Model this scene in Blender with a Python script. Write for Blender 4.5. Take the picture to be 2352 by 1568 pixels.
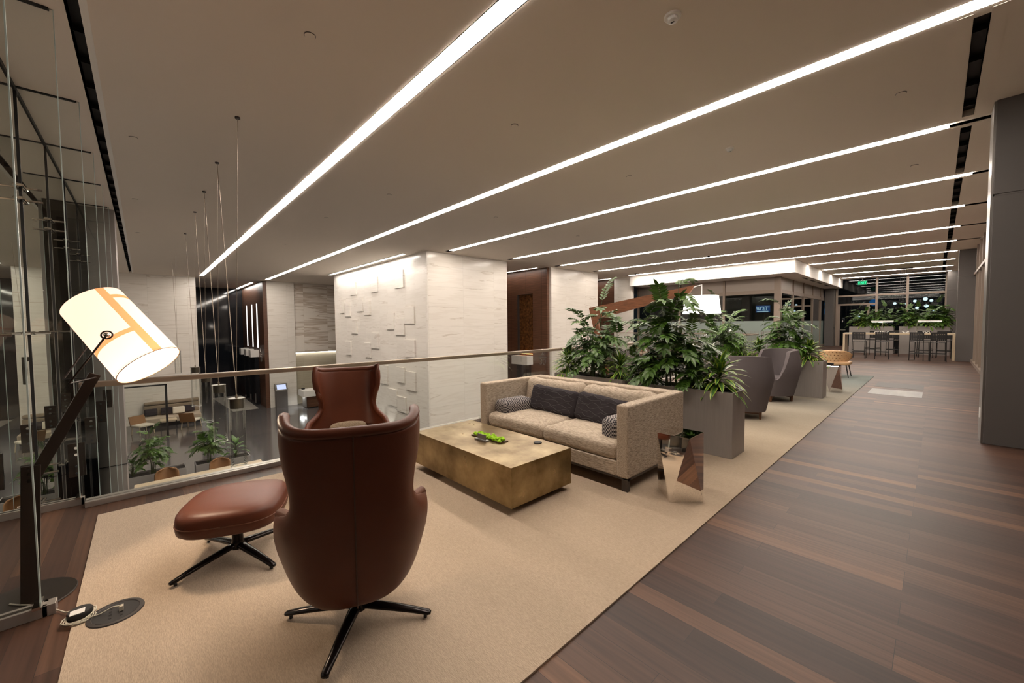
import bpy, bmesh, math, random
from mathutils import Vector, Matrix
from math import sin, cos, pi, radians, sqrt

for o in list(bpy.data.objects):
    bpy.data.objects.remove(o)
sc = bpy.context.scene
COL = sc.collection

# ------------------------------------------------------------------ camera
ZC = 4.22      # ceiling height
ZL = -3.27     # lower lobby floor
H = 1.55
yaw, pitch, roll, FPX = 0.8211001424543475, -0.04268171702854882, -0.008741974689242317, 910.0295853320335
fw = Vector((-sin(yaw) * cos(pitch), cos(yaw) * cos(pitch), sin(pitch)))
rt = Vector((cos(yaw), sin(yaw), 0)); up = rt.cross(fw)
r2 = rt * cos(roll) + up * sin(roll); u2 = up * cos(roll) - rt * sin(roll)
cd = bpy.data.cameras.new('camera'); cam = bpy.data.objects.new('camera', cd); COL.objects.link(cam)
m = Matrix((r2, u2, -fw)).transposed().to_4x4(); m.translation = Vector((0, 0, H)); cam.matrix_world = m
cd.sensor_width = 36.0; cd.lens = FPX * 36.0 / 2352.0; cd.clip_start = 0.05; cd.clip_end = 300
sc.camera = cam

# ------------------------------------------------------------------ world, view
w = bpy.data.worlds.new('night'); sc.world = w; w.use_nodes = True
w.node_tree.nodes['Background'].inputs[0].default_value = (0.10, 0.13, 0.16, 1)
w.node_tree.nodes['Background'].inputs[1].default_value = 0.06
sc.view_settings.view_transform = 'Standard'; sc.view_settings.look = 'None'
sc.view_settings.gamma = 1.0; sc.view_settings.use_curve_mapping = False
sc.view_settings.exposure = 0.1
LENS = 56.0          # emission of the ceiling light slots
WASH = 30.0

# ------------------------------------------------------------------ materials
MATS = {}
def newmat(name):
    mt = bpy.data.materials.new(name); mt.use_nodes = True; MATS[name] = mt
    return mt, mt.node_tree.nodes, mt.node_tree.links, mt.node_tree.nodes['Principled BSDF']
def srgb(r, g, b):
    f = lambda c: ((c / 255) / 12.92 if c <= 10 else (((c / 255) + .055) / 1.055) ** 2.4)
    return (f(r), f(g), f(b), 1)
def mat(name, col, rough=.5, metal=0., spec=.5, bump=0., bscale=60., var=0., vscale=8., emit=None, estr=0., coat=0., trans=0., ior=1.45, stretch=(1, 1, 1)):
    mt, N, L, P = newmat(name)
    P.inputs['Base Color'].default_value = col; P.inputs['Roughness'].default_value = rough
    P.inputs['Metallic'].default_value = metal; P.inputs['Specular IOR Level'].default_value = spec
    P.inputs['Coat Weight'].default_value = coat; P.inputs['Transmission Weight'].default_value = trans; P.inputs['IOR'].default_value = ior
    if emit:
        P.inputs['Emission Color'].default_value = emit; P.inputs['Emission Strength'].default_value = estr
    if bump or var:
        tc = N.new('ShaderNodeTexCoord'); mp = N.new('ShaderNodeMapping'); mp.inputs['Scale'].default_value = stretch
        L.new(tc.outputs['Object'], mp.inputs[0])
    if var:
        nz = N.new('ShaderNodeTexNoise'); nz.inputs['Scale'].default_value = vscale; nz.inputs['Detail'].default_value = 5
        L.new(mp.outputs[0], nz.inputs['Vector'])
        mx = N.new('ShaderNodeMix'); mx.data_type = 'RGBA'; mx.blend_type = 'MULTIPLY'
        mx.inputs[0].default_value = 1
        rp = N.new('ShaderNodeMapRange'); rp.inputs[1].default_value = .3; rp.inputs[2].default_value = .7
        rp.inputs[3].default_value = 1 - var; rp.inputs[4].default_value = 1 + var * .6
        L.new(nz.outputs['Fac'], rp.inputs[0]); mx.inputs[6].default_value = col
        L.new(rp.outputs[0], mx.inputs[7]); L.new(mx.outputs[2], P.inputs['Base Color'])
    if bump:
        n2 = N.new('ShaderNodeTexNoise'); n2.inputs['Scale'].default_value = bscale; n2.inputs['Detail'].default_value = 3
        L.new(mp.outputs[0], n2.inputs['Vector'])
        b = N.new('ShaderNodeBump'); b.inputs['Strength'].default_value = bump; b.inputs['Distance'].default_value = .004
        L.new(n2.outputs['Fac'], b.inputs['Height']); L.new(b.outputs[0], P.inputs['Normal'])
    return mt
def emat(name, col, s):
    mt = bpy.data.materials.new(name); mt.use_nodes = True; N = mt.node_tree.nodes; L = mt.node_tree.links
    N.remove(N['Principled BSDF']); e = N.new('ShaderNodeEmission'); e.inputs[0].default_value = col; e.inputs[1].default_value = s
    L.new(e.outputs[0], N['Material Output'].inputs[0]); MATS[name] = mt; return mt
def glassmat(name, tint=(1, 1, 1, 1), refl=1.0, rough=0.0, ior=1.5, frost=0., frostcol=(.6, .75, .7, 1)):
    """thin pane: transparent with a fresnel mirror layer"""
    mt = bpy.data.materials.new(name); mt.use_nodes = True; N = mt.node_tree.nodes; L = mt.node_tree.links
    N.remove(N['Principled BSDF'])
    t = N.new('ShaderNodeBsdfTransparent'); t.inputs[0].default_value = tint
    g = N.new('ShaderNodeBsdfGlossy'); g.inputs['Roughness'].default_value = rough; g.inputs[0].default_value = (1, .99, .97, 1)
    fr = N.new('ShaderNodeFresnel'); fr.inputs[0].default_value = ior
    mu = N.new('ShaderNodeMath'); mu.operation = 'MULTIPLY'; mu.inputs[1].default_value = refl; mu.use_clamp = True
    L.new(fr.outputs[0], mu.inputs[0]); mx = N.new('ShaderNodeMixShader')
    L.new(mu.outputs[0], mx.inputs[0]); L.new(g.outputs[0], mx.inputs[2])
    if frost:
        d = N.new('ShaderNodeBsdfTranslucent'); d.inputs[0].default_value = frostcol
        d2 = N.new('ShaderNodeBsdfDiffuse'); d2.inputs[0].default_value = frostcol
        ms = N.new('ShaderNodeMixShader'); ms.inputs[0].default_value = .5
        L.new(d.outputs[0], ms.inputs[1]); L.new(d2.outputs[0], ms.inputs[2])
        m3 = N.new('ShaderNodeMixShader'); m3.inputs[0].default_value = frost
        L.new(t.outputs[0], m3.inputs[1]); L.new(ms.outputs[0], m3.inputs[2]); L.new(m3.outputs[0], mx.inputs[1])
    else:
        L.new(t.outputs[0], mx.inputs[1])
    L.new(mx.outputs[0], N['Material Output'].inputs[0]); MATS[name] = mt; return mt

def uvec(N, L):
    """(x+y, z) coordinate for axis-aligned vertical faces in world space"""
    g = N.new('ShaderNodeNewGeometry'); s = N.new('ShaderNodeSeparateXYZ'); L.new(g.outputs['Position'], s.inputs[0])
    a = N.new('ShaderNodeMath'); a.operation = 'ADD'; L.new(s.outputs[0], a.inputs[0]); L.new(s.outputs[1], a.inputs[1])
    c = N.new('ShaderNodeCombineXYZ'); L.new(a.outputs[0], c.inputs[0]); L.new(s.outputs[2], c.inputs[1])
    return c
def marble(name, c1, c2, bw=1.55, bh=.745, off=(0, 0), vein=.5, rough=.22, rand=.0, grout=.86, vs=1.0):
    mt, N, L, P = newmat(name); c = uvec(N, L)
    mp = N.new('ShaderNodeMapping'); mp.inputs['Location'].default_value = (off[0], off[1], 0); L.new(c.outputs[0], mp.inputs[0])
    br = N.new('ShaderNodeTexBrick'); br.offset = 0; br.inputs['Scale'].default_value = 1; br.inputs['Brick Width'].default_value = bw
    br.inputs['Row Height'].default_value = bh; br.inputs['Mortar Size'].default_value = .006; br.inputs['Mortar Smooth'].default_value = .3
    br.inputs['Color1'].default_value = (1 - rand, 1 - rand, 1 - rand, 1); br.inputs['Color2'].default_value = (1, 1, 1, 1); br.inputs['Mortar'].default_value = (grout, grout, grout, 1)
    L.new(mp.outputs[0], br.inputs['Vector'])
    # drifting horizontal veins, shifted per tile
    sx = N.new('ShaderNodeMapping'); sx.inputs['Scale'].default_value = (.28, 3.4, 1); sx.inputs['Rotation'].default_value = (0, 0, .03)
    ad = N.new('ShaderNodeVectorMath'); ad.operation = 'ADD'
    sn = N.new('ShaderNodeVectorMath'); sn.operation = 'SNAP'; sn.inputs[1].default_value = (bw, bh, 1)
    L.new(mp.outputs[0], sn.inputs[0])
    wn = N.new('ShaderNodeTexWhiteNoise'); L.new(sn.outputs[0], wn.inputs['Vector'])
    sc_ = N.new('ShaderNodeVectorMath'); sc_.operation = 'SCALE'; sc_.inputs[3].default_value = 3.0; L.new(wn.outputs['Color'], sc_.inputs[0])
    L.new(mp.outputs[0], ad.inputs[0]); L.new(sc_.outputs[0], ad.inputs[1]); L.new(ad.outputs[0], sx.inputs[0])
    nz = N.new('ShaderNodeTexNoise'); nz.inputs['Scale'].default_value = 1.5 * vs; nz.inputs['Detail'].default_value = 6; nz.inputs['Distortion'].default_value = .5
    L.new(sx.outputs[0], nz.inputs['Vector'])
    cr = N.new('ShaderNodeValToRGB'); e = cr.color_ramp.elements
    e[0].position = .36; e[0].color = c1; e[1].position = .5; e[1].color = c1
    x = e.new(.47); x.color = tuple(c1[i] * (1 - vein) + c2[i] * vein for i in range(3)) + (1,)
    x = e.new(.62); x.color = c1
    x = e.new(.645); x.color = c2
    x = e.new(.67); x.color = c1
    L.new(nz.outputs['Fac'], cr.inputs[0])
    mx = N.new('ShaderNodeMix'); mx.data_type = 'RGBA'; mx.blend_type = 'MULTIPLY'; mx.inputs[0].default_value = 1
    L.new(cr.outputs[0], mx.inputs[6]); L.new(br.outputs[0], mx.inputs[7]); L.new(mx.outputs[2], P.inputs['Base Color'])
    P.inputs['Roughness'].default_value = rough; P.inputs['Specular IOR Level'].default_value = .5
    return mt
def wood(name, c1, c2, horizontal=True, rough=.4, scale=(1.2, 40, 1), panel=None):
    """veneer on vertical faces"""
    mt, N, L, P = newmat(name); c = uvec(N, L)
    mp = N.new('ShaderNodeMapping'); mp.inputs['Scale'].default_value = scale if horizontal else (scale[1], scale[0], 1); L.new(c.outputs[0], mp.inputs[0])
    nz = N.new('ShaderNodeTexNoise'); nz.inputs['Scale'].default_value = 1; nz.inputs['Detail'].default_value = 6; L.new(mp.outputs[0], nz.inputs['Vector'])
    cr = N.new('ShaderNodeValToRGB'); cr.color_ramp.elements[0].position = .35; cr.color_ramp.elements[0].color = c1
    cr.color_ramp.elements[1].position = .65; cr.color_ramp.elements[1].color = c2
    L.new(nz.outputs['Fac'], cr.inputs[0]); out = cr.outputs[0]
    if panel:
        br = N.new('ShaderNodeTexBrick'); br.offset = 0; br.inputs['Scale'].default_value = 1; br.inputs['Brick Width'].default_value = panel[0]; br.inputs['Row Height'].default_value = panel[1]
        br.inputs['Mortar Size'].default_value = .008; br.inputs['Color1'].default_value = (1, 1, 1, 1); br.inputs['Color2'].default_value = (.88, .88, .88, 1); br.inputs['Mortar'].default_value = (.25, .25, .25, 1)
        L.new(c.outputs[0], br.inputs['Vector']); mx = N.new('ShaderNodeMix'); mx.data_type = 'RGBA'; mx.blend_type = 'MULTIPLY'; mx.inputs[0].default_value = 1
        L.new(out, mx.inputs[6]); L.new(br.outputs[0], mx.inputs[7]); out = mx.outputs[2]
    L.new(out, P.inputs['Base Color']); P.inputs['Roughness'].default_value = rough
    return mt
def floorwood():
    mt, N, L, P = newmat('floor_wood')
    g = N.new('ShaderNodeNewGeometry'); mp = N.new('ShaderNodeMapping'); mp.inputs['Location'].default_value = (40, .03, 0); L.new(g.outputs['Position'], mp.inputs[0])
    def brick(bw, mort):
        br = N.new('ShaderNodeTexBrick'); br.offset = .37; br.offset_frequency = 3; br.squash = 1; br.inputs['Scale'].default_value = 1
        br.inputs['Brick Width'].default_value = bw; br.inputs['Row Height'].default_value = .127; br.inputs['Mortar Size'].default_value = mort
        br.inputs['Mortar Smooth'].default_value = .1; br.inputs['Bias'].default_value = 0
        L.new(mp.outputs[0], br.inputs['Vector']); return br
    br = brick(1.9, .0012); br.inputs['Color1'].default_value = (0, 0, 0, 1); br.inputs['Color2'].default_value = (1, 1, 1, 1); br.inputs['Mortar'].default_value = (.3, .3, .3, 1)
    cr = N.new('ShaderNodeValToRGB'); e = cr.color_ramp.elements
    e[0].position = 0; e[0].color = (.032, .0155, .0105, 1); e[1].position = 1; e[1].color = (.15, .072, .038, 1)
    x = e.new(.3); x.color = (.050, .0235, .0155, 1)
    x = e.new(.62); x.color = (.068, .033, .021, 1)
    x = e.new(.9); x.color = (.092, .045, .027, 1)
    L.new(br.outputs[0], cr.inputs[0])
    ms = N.new('ShaderNodeMapping'); ms.inputs['Scale'].default_value = (1.3, 42, 1); L.new(g.outputs['Position'], ms.inputs[0])
    nz = N.new('ShaderNodeTexNoise'); nz.inputs['Scale'].default_value = 1; nz.inputs['Detail'].default_value = 6; L.new(ms.outputs[0], nz.inputs['Vector'])
    rp = N.new('ShaderNodeMapRange'); rp.inputs[1].default_value = .3; rp.inputs[2].default_value = .7; rp.inputs[3].default_value = .72; rp.inputs[4].default_value = 1.25
    L.new(nz.outputs['Fac'], rp.inputs[0])
    mx = N.new('ShaderNodeMix'); mx.data_type = 'RGBA'; mx.blend_type = 'MULTIPLY'; mx.inputs[0].default_value = 1
    L.new(cr.outputs[0], mx.inputs[6]); L.new(rp.outputs[0], mx.inputs[7])
    m2 = N.new('ShaderNodeMix'); m2.data_type = 'RGBA'; m2.blend_type = 'MIX'; L.new(br.outputs['Fac'], m2.inputs[0]); L.new(mx.outputs[2], m2.inputs[6]); m2.inputs[7].default_value = (.02, .012, .01, 1)
    L.new(m2.outputs[2], P.inputs['Base Color']); P.inputs['Roughness'].default_value = .46; P.inputs['Specular IOR Level'].default_value = .32
    b = N.new('ShaderNodeBump'); b.inputs['Strength'].default_value = .15; b.inputs['Distance'].default_value = .002; L.new(nz.outputs['Fac'], b.inputs['Height']); L.new(b.outputs[0], P.inputs['Normal'])
    return mt
def carpetmat():
    mt, N, L, P = newmat('carpet_wool')
    g = N.new('ShaderNodeNewGeometry'); sp = N.new('ShaderNodeSeparateXYZ'); L.new(g.outputs['Position'], sp.inputs[0])
    # broad woven bands across, from warm beige to grey-green further along
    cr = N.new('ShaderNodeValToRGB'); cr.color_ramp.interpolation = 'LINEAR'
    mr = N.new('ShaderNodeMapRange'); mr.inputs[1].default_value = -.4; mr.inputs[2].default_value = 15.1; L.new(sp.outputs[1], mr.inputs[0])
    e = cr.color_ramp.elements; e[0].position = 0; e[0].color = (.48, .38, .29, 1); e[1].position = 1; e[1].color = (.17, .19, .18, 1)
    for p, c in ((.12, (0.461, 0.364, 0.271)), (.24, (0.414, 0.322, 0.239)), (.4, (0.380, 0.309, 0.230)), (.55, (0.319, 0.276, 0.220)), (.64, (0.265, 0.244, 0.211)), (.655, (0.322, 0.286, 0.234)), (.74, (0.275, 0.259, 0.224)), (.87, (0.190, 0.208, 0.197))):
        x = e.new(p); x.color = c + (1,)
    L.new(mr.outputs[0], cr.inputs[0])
    mp = N.new('ShaderNodeMapping'); mp.inputs['Scale'].default_value = (60, 320, 60); L.new(g.outputs['Position'], mp.inputs[0])
    nz = N.new('ShaderNodeTexNoise'); nz.inputs['Scale'].default_value = 1; nz.inputs['Detail'].default_value = 2; L.new(mp.outputs[0], nz.inputs['Vector'])
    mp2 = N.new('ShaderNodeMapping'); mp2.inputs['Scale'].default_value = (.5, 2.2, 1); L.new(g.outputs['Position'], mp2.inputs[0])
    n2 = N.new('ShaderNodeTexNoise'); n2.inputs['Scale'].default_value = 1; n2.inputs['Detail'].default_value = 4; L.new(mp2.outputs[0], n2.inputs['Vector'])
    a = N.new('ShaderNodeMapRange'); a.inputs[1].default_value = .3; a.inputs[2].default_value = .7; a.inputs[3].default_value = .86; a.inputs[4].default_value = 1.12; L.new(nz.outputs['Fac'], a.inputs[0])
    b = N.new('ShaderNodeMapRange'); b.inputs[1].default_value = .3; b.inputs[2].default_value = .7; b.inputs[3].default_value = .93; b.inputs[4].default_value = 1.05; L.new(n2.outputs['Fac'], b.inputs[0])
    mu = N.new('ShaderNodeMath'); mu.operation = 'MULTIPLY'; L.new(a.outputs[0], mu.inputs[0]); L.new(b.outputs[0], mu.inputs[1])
    mx = N.new('ShaderNodeMix'); mx.data_type = 'RGBA'; mx.blend_type = 'MULTIPLY'; mx.inputs[0].default_value = 1
    L.new(cr.outputs[0], mx.inputs[6]); L.new(mu.outputs[0], mx.inputs[7]); L.new(mx.outputs[2], P.inputs['Base Color'])
    P.inputs['Roughness'].default_value = 1; P.inputs['Specular IOR Level'].default_value = .05
    bp = N.new('ShaderNodeBump'); bp.inputs['Strength'].default_value = .5; bp.inputs['Distance'].default_value = .004; L.new(nz.outputs['Fac'], bp.inputs['Height']); L.new(bp.outputs[0], P.inputs['Normal'])
    return mt
def weave(name, c1, c2, scale=(30, 30, 220), rough=.95):
    mt, N, L, P = newmat(name)
    tc = N.new('ShaderNodeTexCoord'); mp = N.new('ShaderNodeMapping'); mp.inputs['Scale'].default_value = scale; L.new(tc.outputs['Object'], mp.inputs[0])
    nz = N.new('ShaderNodeTexNoise'); nz.inputs['Scale'].default_value = 1; nz.inputs['Detail'].default_value = 3; L.new(mp.outputs[0], nz.inputs['Vector'])
    cr = N.new('ShaderNodeValToRGB'); cr.color_ramp.elements[0].position = .38; cr.color_ramp.elements[0].color = c1; cr.color_ramp.elements[1].position = .6; cr.color_ramp.elements[1].color = c2
    L.new(nz.outputs['Fac'], cr.inputs[0]); L.new(cr.outputs[0], P.inputs['Base Color']); P.inputs['Roughness'].default_value = rough; P.inputs['Specular IOR Level'].default_value = .15
    b = N.new('ShaderNodeBump'); b.inputs['Strength'].default_value = .35; b.inputs['Distance'].default_value = .003; L.new(nz.outputs['Fac'], b.inputs['Height']); L.new(b.outputs[0], P.inputs['Normal'])
    return mt
def houndstooth(name):
    mt, N, L, P = newmat(name)
    tc = N.new('ShaderNodeTexCoord'); mp = N.new('ShaderNodeMapping'); mp.inputs['Rotation'].default_value = (.0, .0, .0); L.new(tc.outputs['Object'], mp.inputs[0])
    ck = N.new('ShaderNodeTexChecker'); ck.inputs['Scale'].default_value = 55; L.new(mp.outputs[0], ck.inputs['Vector'])
    mp2 = N.new('ShaderNodeMapping'); mp2.inputs['Rotation'].default_value = (.6, .7, .78); L.new(tc.outputs['Object'], mp2.inputs[0])
    wv = N.new('ShaderNodeTexWave'); wv.inputs['Scale'].default_value = 26; L.new(mp2.outputs[0], wv.inputs['Vector'])
    g = N.new('ShaderNodeMath'); g.operation = 'GREATER_THAN'; g.inputs[1].default_value = .55; L.new(wv.outputs['Fac'], g.inputs[0])
    m_ = N.new('ShaderNodeMath'); m_.operation = 'MULTIPLY'; L.new(ck.outputs['Fac'], m_.inputs[0])
    ad = N.new('ShaderNodeMath'); ad.operation = 'ADD'; L.new(g.outputs[0], ad.inputs[0]); ad.inputs[1].default_value = .55; L.new(ad.outputs[0], m_.inputs[1]); m_.use_clamp = True
    mx = N.new('ShaderNodeMix'); mx.data_type = 'RGBA'; L.new(m_.outputs[0], mx.inputs[0]); mx.inputs[6].default_value = (.022, .02, .026, 1); mx.inputs[7].default_value = (.42, .38, .36, 1)
    L.new(mx.outputs[2], P.inputs['Base Color']); P.inputs['Roughness'].default_value = .95; return mt
def brushed(name, col, rough=.35, stretch=(2, 2, 160), metal=1.0, var=.12):
    mt = mat(name, col, rough, metal, var=var, vscale=1, stretch=stretch); return mt
def brass():
    mt, N, L, P = newmat('brass_patina')
    tc = N.new('ShaderNodeTexCoord'); n = N.new('ShaderNodeTexNoise'); n.inputs['Scale'].default_value = 3.2; n.inputs['Detail'].default_value = 6; n.inputs['Roughness'].default_value = .6
    L.new(tc.outputs['Object'], n.inputs['Vector'])
    cr = N.new('ShaderNodeValToRGB'); e = cr.color_ramp.elements; e[0].position = .33; e[0].color = (.16, .105, .045, 1); e[1].position = .68; e[1].color = (.40, .30, .155, 1)
    L.new(n.outputs['Fac'], cr.inputs[0]); L.new(cr.outputs[0], P.inputs['Base Color'])
    rr = N.new('ShaderNodeMapRange'); rr.inputs[1].default_value = .3; rr.inputs[2].default_value = .7; rr.inputs[3].default_value = .38; rr.inputs[4].default_value = .26
    L.new(n.outputs['Fac'], rr.inputs[0]); L.new(rr.outputs[0], P.inputs['Roughness']); P.inputs['Metallic'].default_value = .92
    return mt
def leafmat(name, mid, edge, rough=.38):
    mt, N, L, P = newmat(name)
    uv = N.new('ShaderNodeUVMap'); s = N.new('ShaderNodeSeparateXYZ'); L.new(uv.outputs[0], s.inputs[0])
    a = N.new('ShaderNodeMath'); a.operation = 'SUBTRACT'; a.inputs[1].default_value = .5; L.new(s.outputs[0], a.inputs[0])
    b = N.new('ShaderNodeMath'); b.operation = 'ABSOLUTE'; L.new(a.outputs[0], b.inputs[0])
    r = N.new('ShaderNodeMapRange'); r.inputs[1].default_value = .22; r.inputs[2].default_value = .36; L.new(b.outputs[0], r.inputs[0])
    tc = N.new('ShaderNodeTexCoord'); nz = N.new('ShaderNodeTexNoise'); nz.inputs['Scale'].default_value = 5; L.new(tc.outputs['Object'], nz.inputs['Vector'])
    rn = N.new('ShaderNodeMapRange'); rn.inputs[1].default_value = .3; rn.inputs[2].default_value = .7; rn.inputs[3].default_value = .55; rn.inputs[4].default_value = 1.5; L.new(nz.outputs['Fac'], rn.inputs[0])
    mx = N.new('ShaderNodeMix'); mx.data_type = 'RGBA'; L.new(r.outputs[0], mx.inputs[0]); mx.inputs[6].default_value = mid; mx.inputs[7].default_value = edge
    m2 = N.new('ShaderNodeMix'); m2.data_type = 'RGBA'; m2.blend_type = 'MULTIPLY'; m2.inputs[0].default_value = 1; L.new(mx.outputs[2], m2.inputs[6]); L.new(rn.outputs[0], m2.inputs[7])
    L.new(m2.outputs[2], P.inputs['Base Color']); P.inputs['Roughness'].default_value = rough; return mt

M = {}
M['ceiling'] = mat('ceiling_paint', (.80, .72, .635, 1), .9, spec=.1)
M['slot'] = mat('slot_white', (.85, .82, .78, 1), .6)
M['lens'] = emat('slot_lens', (1, .89, .78, 1), LENS)
M['lens2'] = emat('wash_lens', (1, .96, .90, 1), WASH)
M['black'] = mat('black_matte', (.012, .011, .011, 1), .5)
M['marble'] = marble('white_marble', (.74, .69, .63, 1), (.56, .49, .42, 1), off=(4.97, .0), vein=.25)
M['marble_front'] = marble('white_marble_small', (.74, .695, .64, 1), (.60, .54, .48, 1), bw=.765, bh=.67, off=(13.44 - 7.55 + 0, -.23), vein=.3, rand=.03, grout=.93)
M['marble_vein'] = marble('veined_marble', (.72, .66, .59, 1), (.40, .31, .23, 1), bw=1.4, bh=1.2, vein=.8, rand=.04, vs=.6)
M['marble_khaki'] = marble('khaki_tile', (.42, .37, .28, 1), (.36, .31, .23, 1), bw=.9, bh=.45, vein=.4)
M['woodwall'] = wood('dark_walnut_veneer', (.070, .028, .014, 1), (.145, .062, .032, 1), panel=(1.07, 5.0))
M['floor'] = floorwood(); M['carpet'] = carpetmat()
M['lobby'] = mat('polished_grey_stone', (.085, .078, .078, 1), .12, var=.12, vscale=1.5)
M['panel'] = mat('grey_metal_panel', (.125, .113, .107, 1), .5, .35, var=.04, vscale=2)
M['panel_atrium_lit'] = mat('atrium_lit_metal_panel', (.27, .24, .225, 1), .55, .2, var=.04, vscale=2)  # lighter copy of the grey panel, lamp light on the column put into the colour
M['steel'] = brushed('brushed_steel', (.20, .185, .17, 1), .33, (160, 160, 1.0), .7)
M['planter'] = brushed('planter_metal', (.31, .28, .262, 1), .5, (60, 60, 3), .3, .06)
M['rail'] = brushed('rail_bronze', (.33, .27, .21, 1), .36, (3, 1, 3), .8, .05)
M['shoe'] = brushed('shoe_metal', (.42, .385, .35, 1), .4, (3, 1, 3), .7, .05)
M['clearglass'] = glassmat('clear_glass', (.965, .975, .965, 1), .6)
M['railglass'] = glassmat('rail_glass', (.96, .975, .965, 1), .25)
M['edge'] = mat('glass_edge', (.42, .50, .48, 1), .3, emit=None)
M['facade'] = glassmat('facade_glass', (.25, .28, .27, 1), 4.5, ior=1.5)
M['facade_far'] = glassmat('far_window_glass', (.35, .38, .38, 1), .55, ior=1.5)
M['roomglass'] = glassmat('room_glass', (.55, .58, .56, 1), 1.2)
M['frost'] = glassmat('frosted_glass', (.7, .8, .76, 1), .8, frost=.75, frostcol=(.50, .58, .54, 1))
M['blackglass'] = mat('black_glass', (.010, .011, .014, 1), .06, spec=.8)
M['night'] = mat('night_dark', (.006, .007, .008, 1), .6)
M['leather'] = mat('cognac_leather', (.105, .028, .0125, 1), .42, spec=.38, bump=.12, bscale=260, var=.10, vscale=5)
M['leather_dark'] = mat('leather_piping', (.14, .045, .02, 1), .45)
M['seam'] = mat('leather_seam', (.06, .02, .010, 1), .5)
M['blackmetal'] = mat('polished_black_metal', (.018, .014, .013, 1), .22, .6)
M['lampmetal'] = mat('bronze_black_metal', (.030, .022, .017, 1), .38, .5)
M['taupe'] = weave('taupe_wool', (.20, .155, .11, 1), (.33, .26, .19, 1), (150, 150, 150))
M['sofa'] = weave('oatmeal_weave', (.28, .225, .172, 1), (.57, .475, .375, 1), (22, 260, 260))
M['sofah'] = weave('oatmeal_weave_flat', (.27, .215, .165, 1), (.54, .45, .355, 1), (260, 22, 260))
M['hound'] = houndstooth('houndstooth_check')
M['darkcush'] = mat('charcoal_linen', (.042, .036, .040, 1), .9, spec=.1, bump=.3, bscale=300, var=.15)
M['cordcush'] = mat('charcoal_cord', (.066, .058, .062, 1), .8)
M['brass'] = brass()
M['brassdark'] = mat('brass_dark_plinth', (.12, .08, .04, 1), .4, .8)  # darker brass tone for the plinth and moss tray
M['mirror'] = mat('mirror_steel', (.86, .83, .79, 1), .025, 1.0)
M['moss'] = mat('lime_moss', (.30, .56, .012, 1), .9, bump=1, bscale=140, var=.35, vscale=60)
M['acrylic'] = mat('card_acrylic', (.35, .34, .33, 1), .2, .5)
M['rubber'] = mat('dark_rubber', (.02, .018, .018, 1), .6)
M['gunmetal'] = mat('gunmetal_plate', (.085, .075, .072, 1), .42, .6)
M['cable'] = mat('clear_cable', (.50, .46, .38, 1), .3)
M['white'] = mat('white_plastic', (.75, .74, .72, 1), .35)
M['greyfab'] = mat('grey_felt', (.130, .112, .115, 1), .95, spec=.12, bump=.25, bscale=350)
M['walnut'] = mat('walnut_leg', (.11, .045, .02, 1), .4, var=.3, vscale=10, stretch=(1, 1, 12))
M['walnutbeam'] = mat('walnut_beam', (.17, .065, .028, 1), .4, var=.35, vscale=5, stretch=(2, 14, 14))
M['tanleather'] = mat('tan_leather', (.55, .34, .175, 1), .45)
M['shelltan'] = mat('shell_tan_leather', (.24, .12, .05, 1), .5)
M['tanbutton'] = mat('tan_button', (.20, .09, .035, 1), .5)
M['soil'] = mat('potting_soil', (.012, .009, .007, 1), .95, bump=1, bscale=60, var=.5, vscale=30)
M['stem'] = mat('green_stem', (.05, .075, .022, 1), .5)
M['leaf'] = leafmat('palm_leaf', (.050, .112, .011, 1), (.038, .092, .010, 1))
M['leaf2'] = leafmat('broad_leaf', (.05, .12, .018, 1), (.08, .16, .03, 1), .3)
M['leafy'] = leafmat('striped_leaf', (.05, .14, .022, 1), (.36, .47, .07, 1), .35)
M['lightwood'] = mat('light_oak', (.56, .45, .31, 1), .4, var=.12, vscale=6, stretch=(1, 20, 20))
M['white_soffit'] = mat('white_plaster', (.78, .75, .71, 1), .8)
M['frame'] = mat('champagne_mullion', (.26, .205, .165, 1), .42, .35)
M['transom'] = mat('champagne_panel', (.30, .25, .215, 1), .4, .3)
M['taupewall'] = mat('taupe_wall', (.25, .215, .19, 1), .8)
M['shade_white'] = emat('lit_white_shade', (1, .95, .87, 1), 2.2)
M['exit'] = emat('exit_green', (.0, .9, .32, 1), 1.6)
M['exitdim'] = mat('exit_plate', (.0, .12, .05, 1), .4, emit=(0, .5, .2, 1), estr=.25)
M['screen'] = emat('kiosk_screen', (.62, .68, 1, 1), 1.1)
M['tvback'] = emat('tv_blue', (.02, .10, .35, 1), .9)
M['tvwhite'] = emat('tv_white', (.55, .80, 1, 1), 1.2)
M['capmetal'] = mat('pendant_cap_bronze', (.12, .10, .075, 1), .35, .8)
M['chrome'] = mat('chrome', (.75, .73, .70, 1), .1, 1)
M['citylight'] = emat('city_light', (.75, .9, 1, 1), 9)
M['cityblue'] = emat('city_blue', (.05, .3, .8, 1), 1.2)
M['niche'] = mat('niche_amber', (.16, .065, .02, 1), .25, .4, bump=1, bscale=10, var=.7, vscale=9)
M['cream'] = mat('cream_pillow', (.66, .60, .50, 1), .9)
M['reflection_tone'] = mat('lobby_reflection_patch', (.30, .27, .24, 1), .9, var=.15)  # pale tone painting a reflection on the lobby floor

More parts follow.
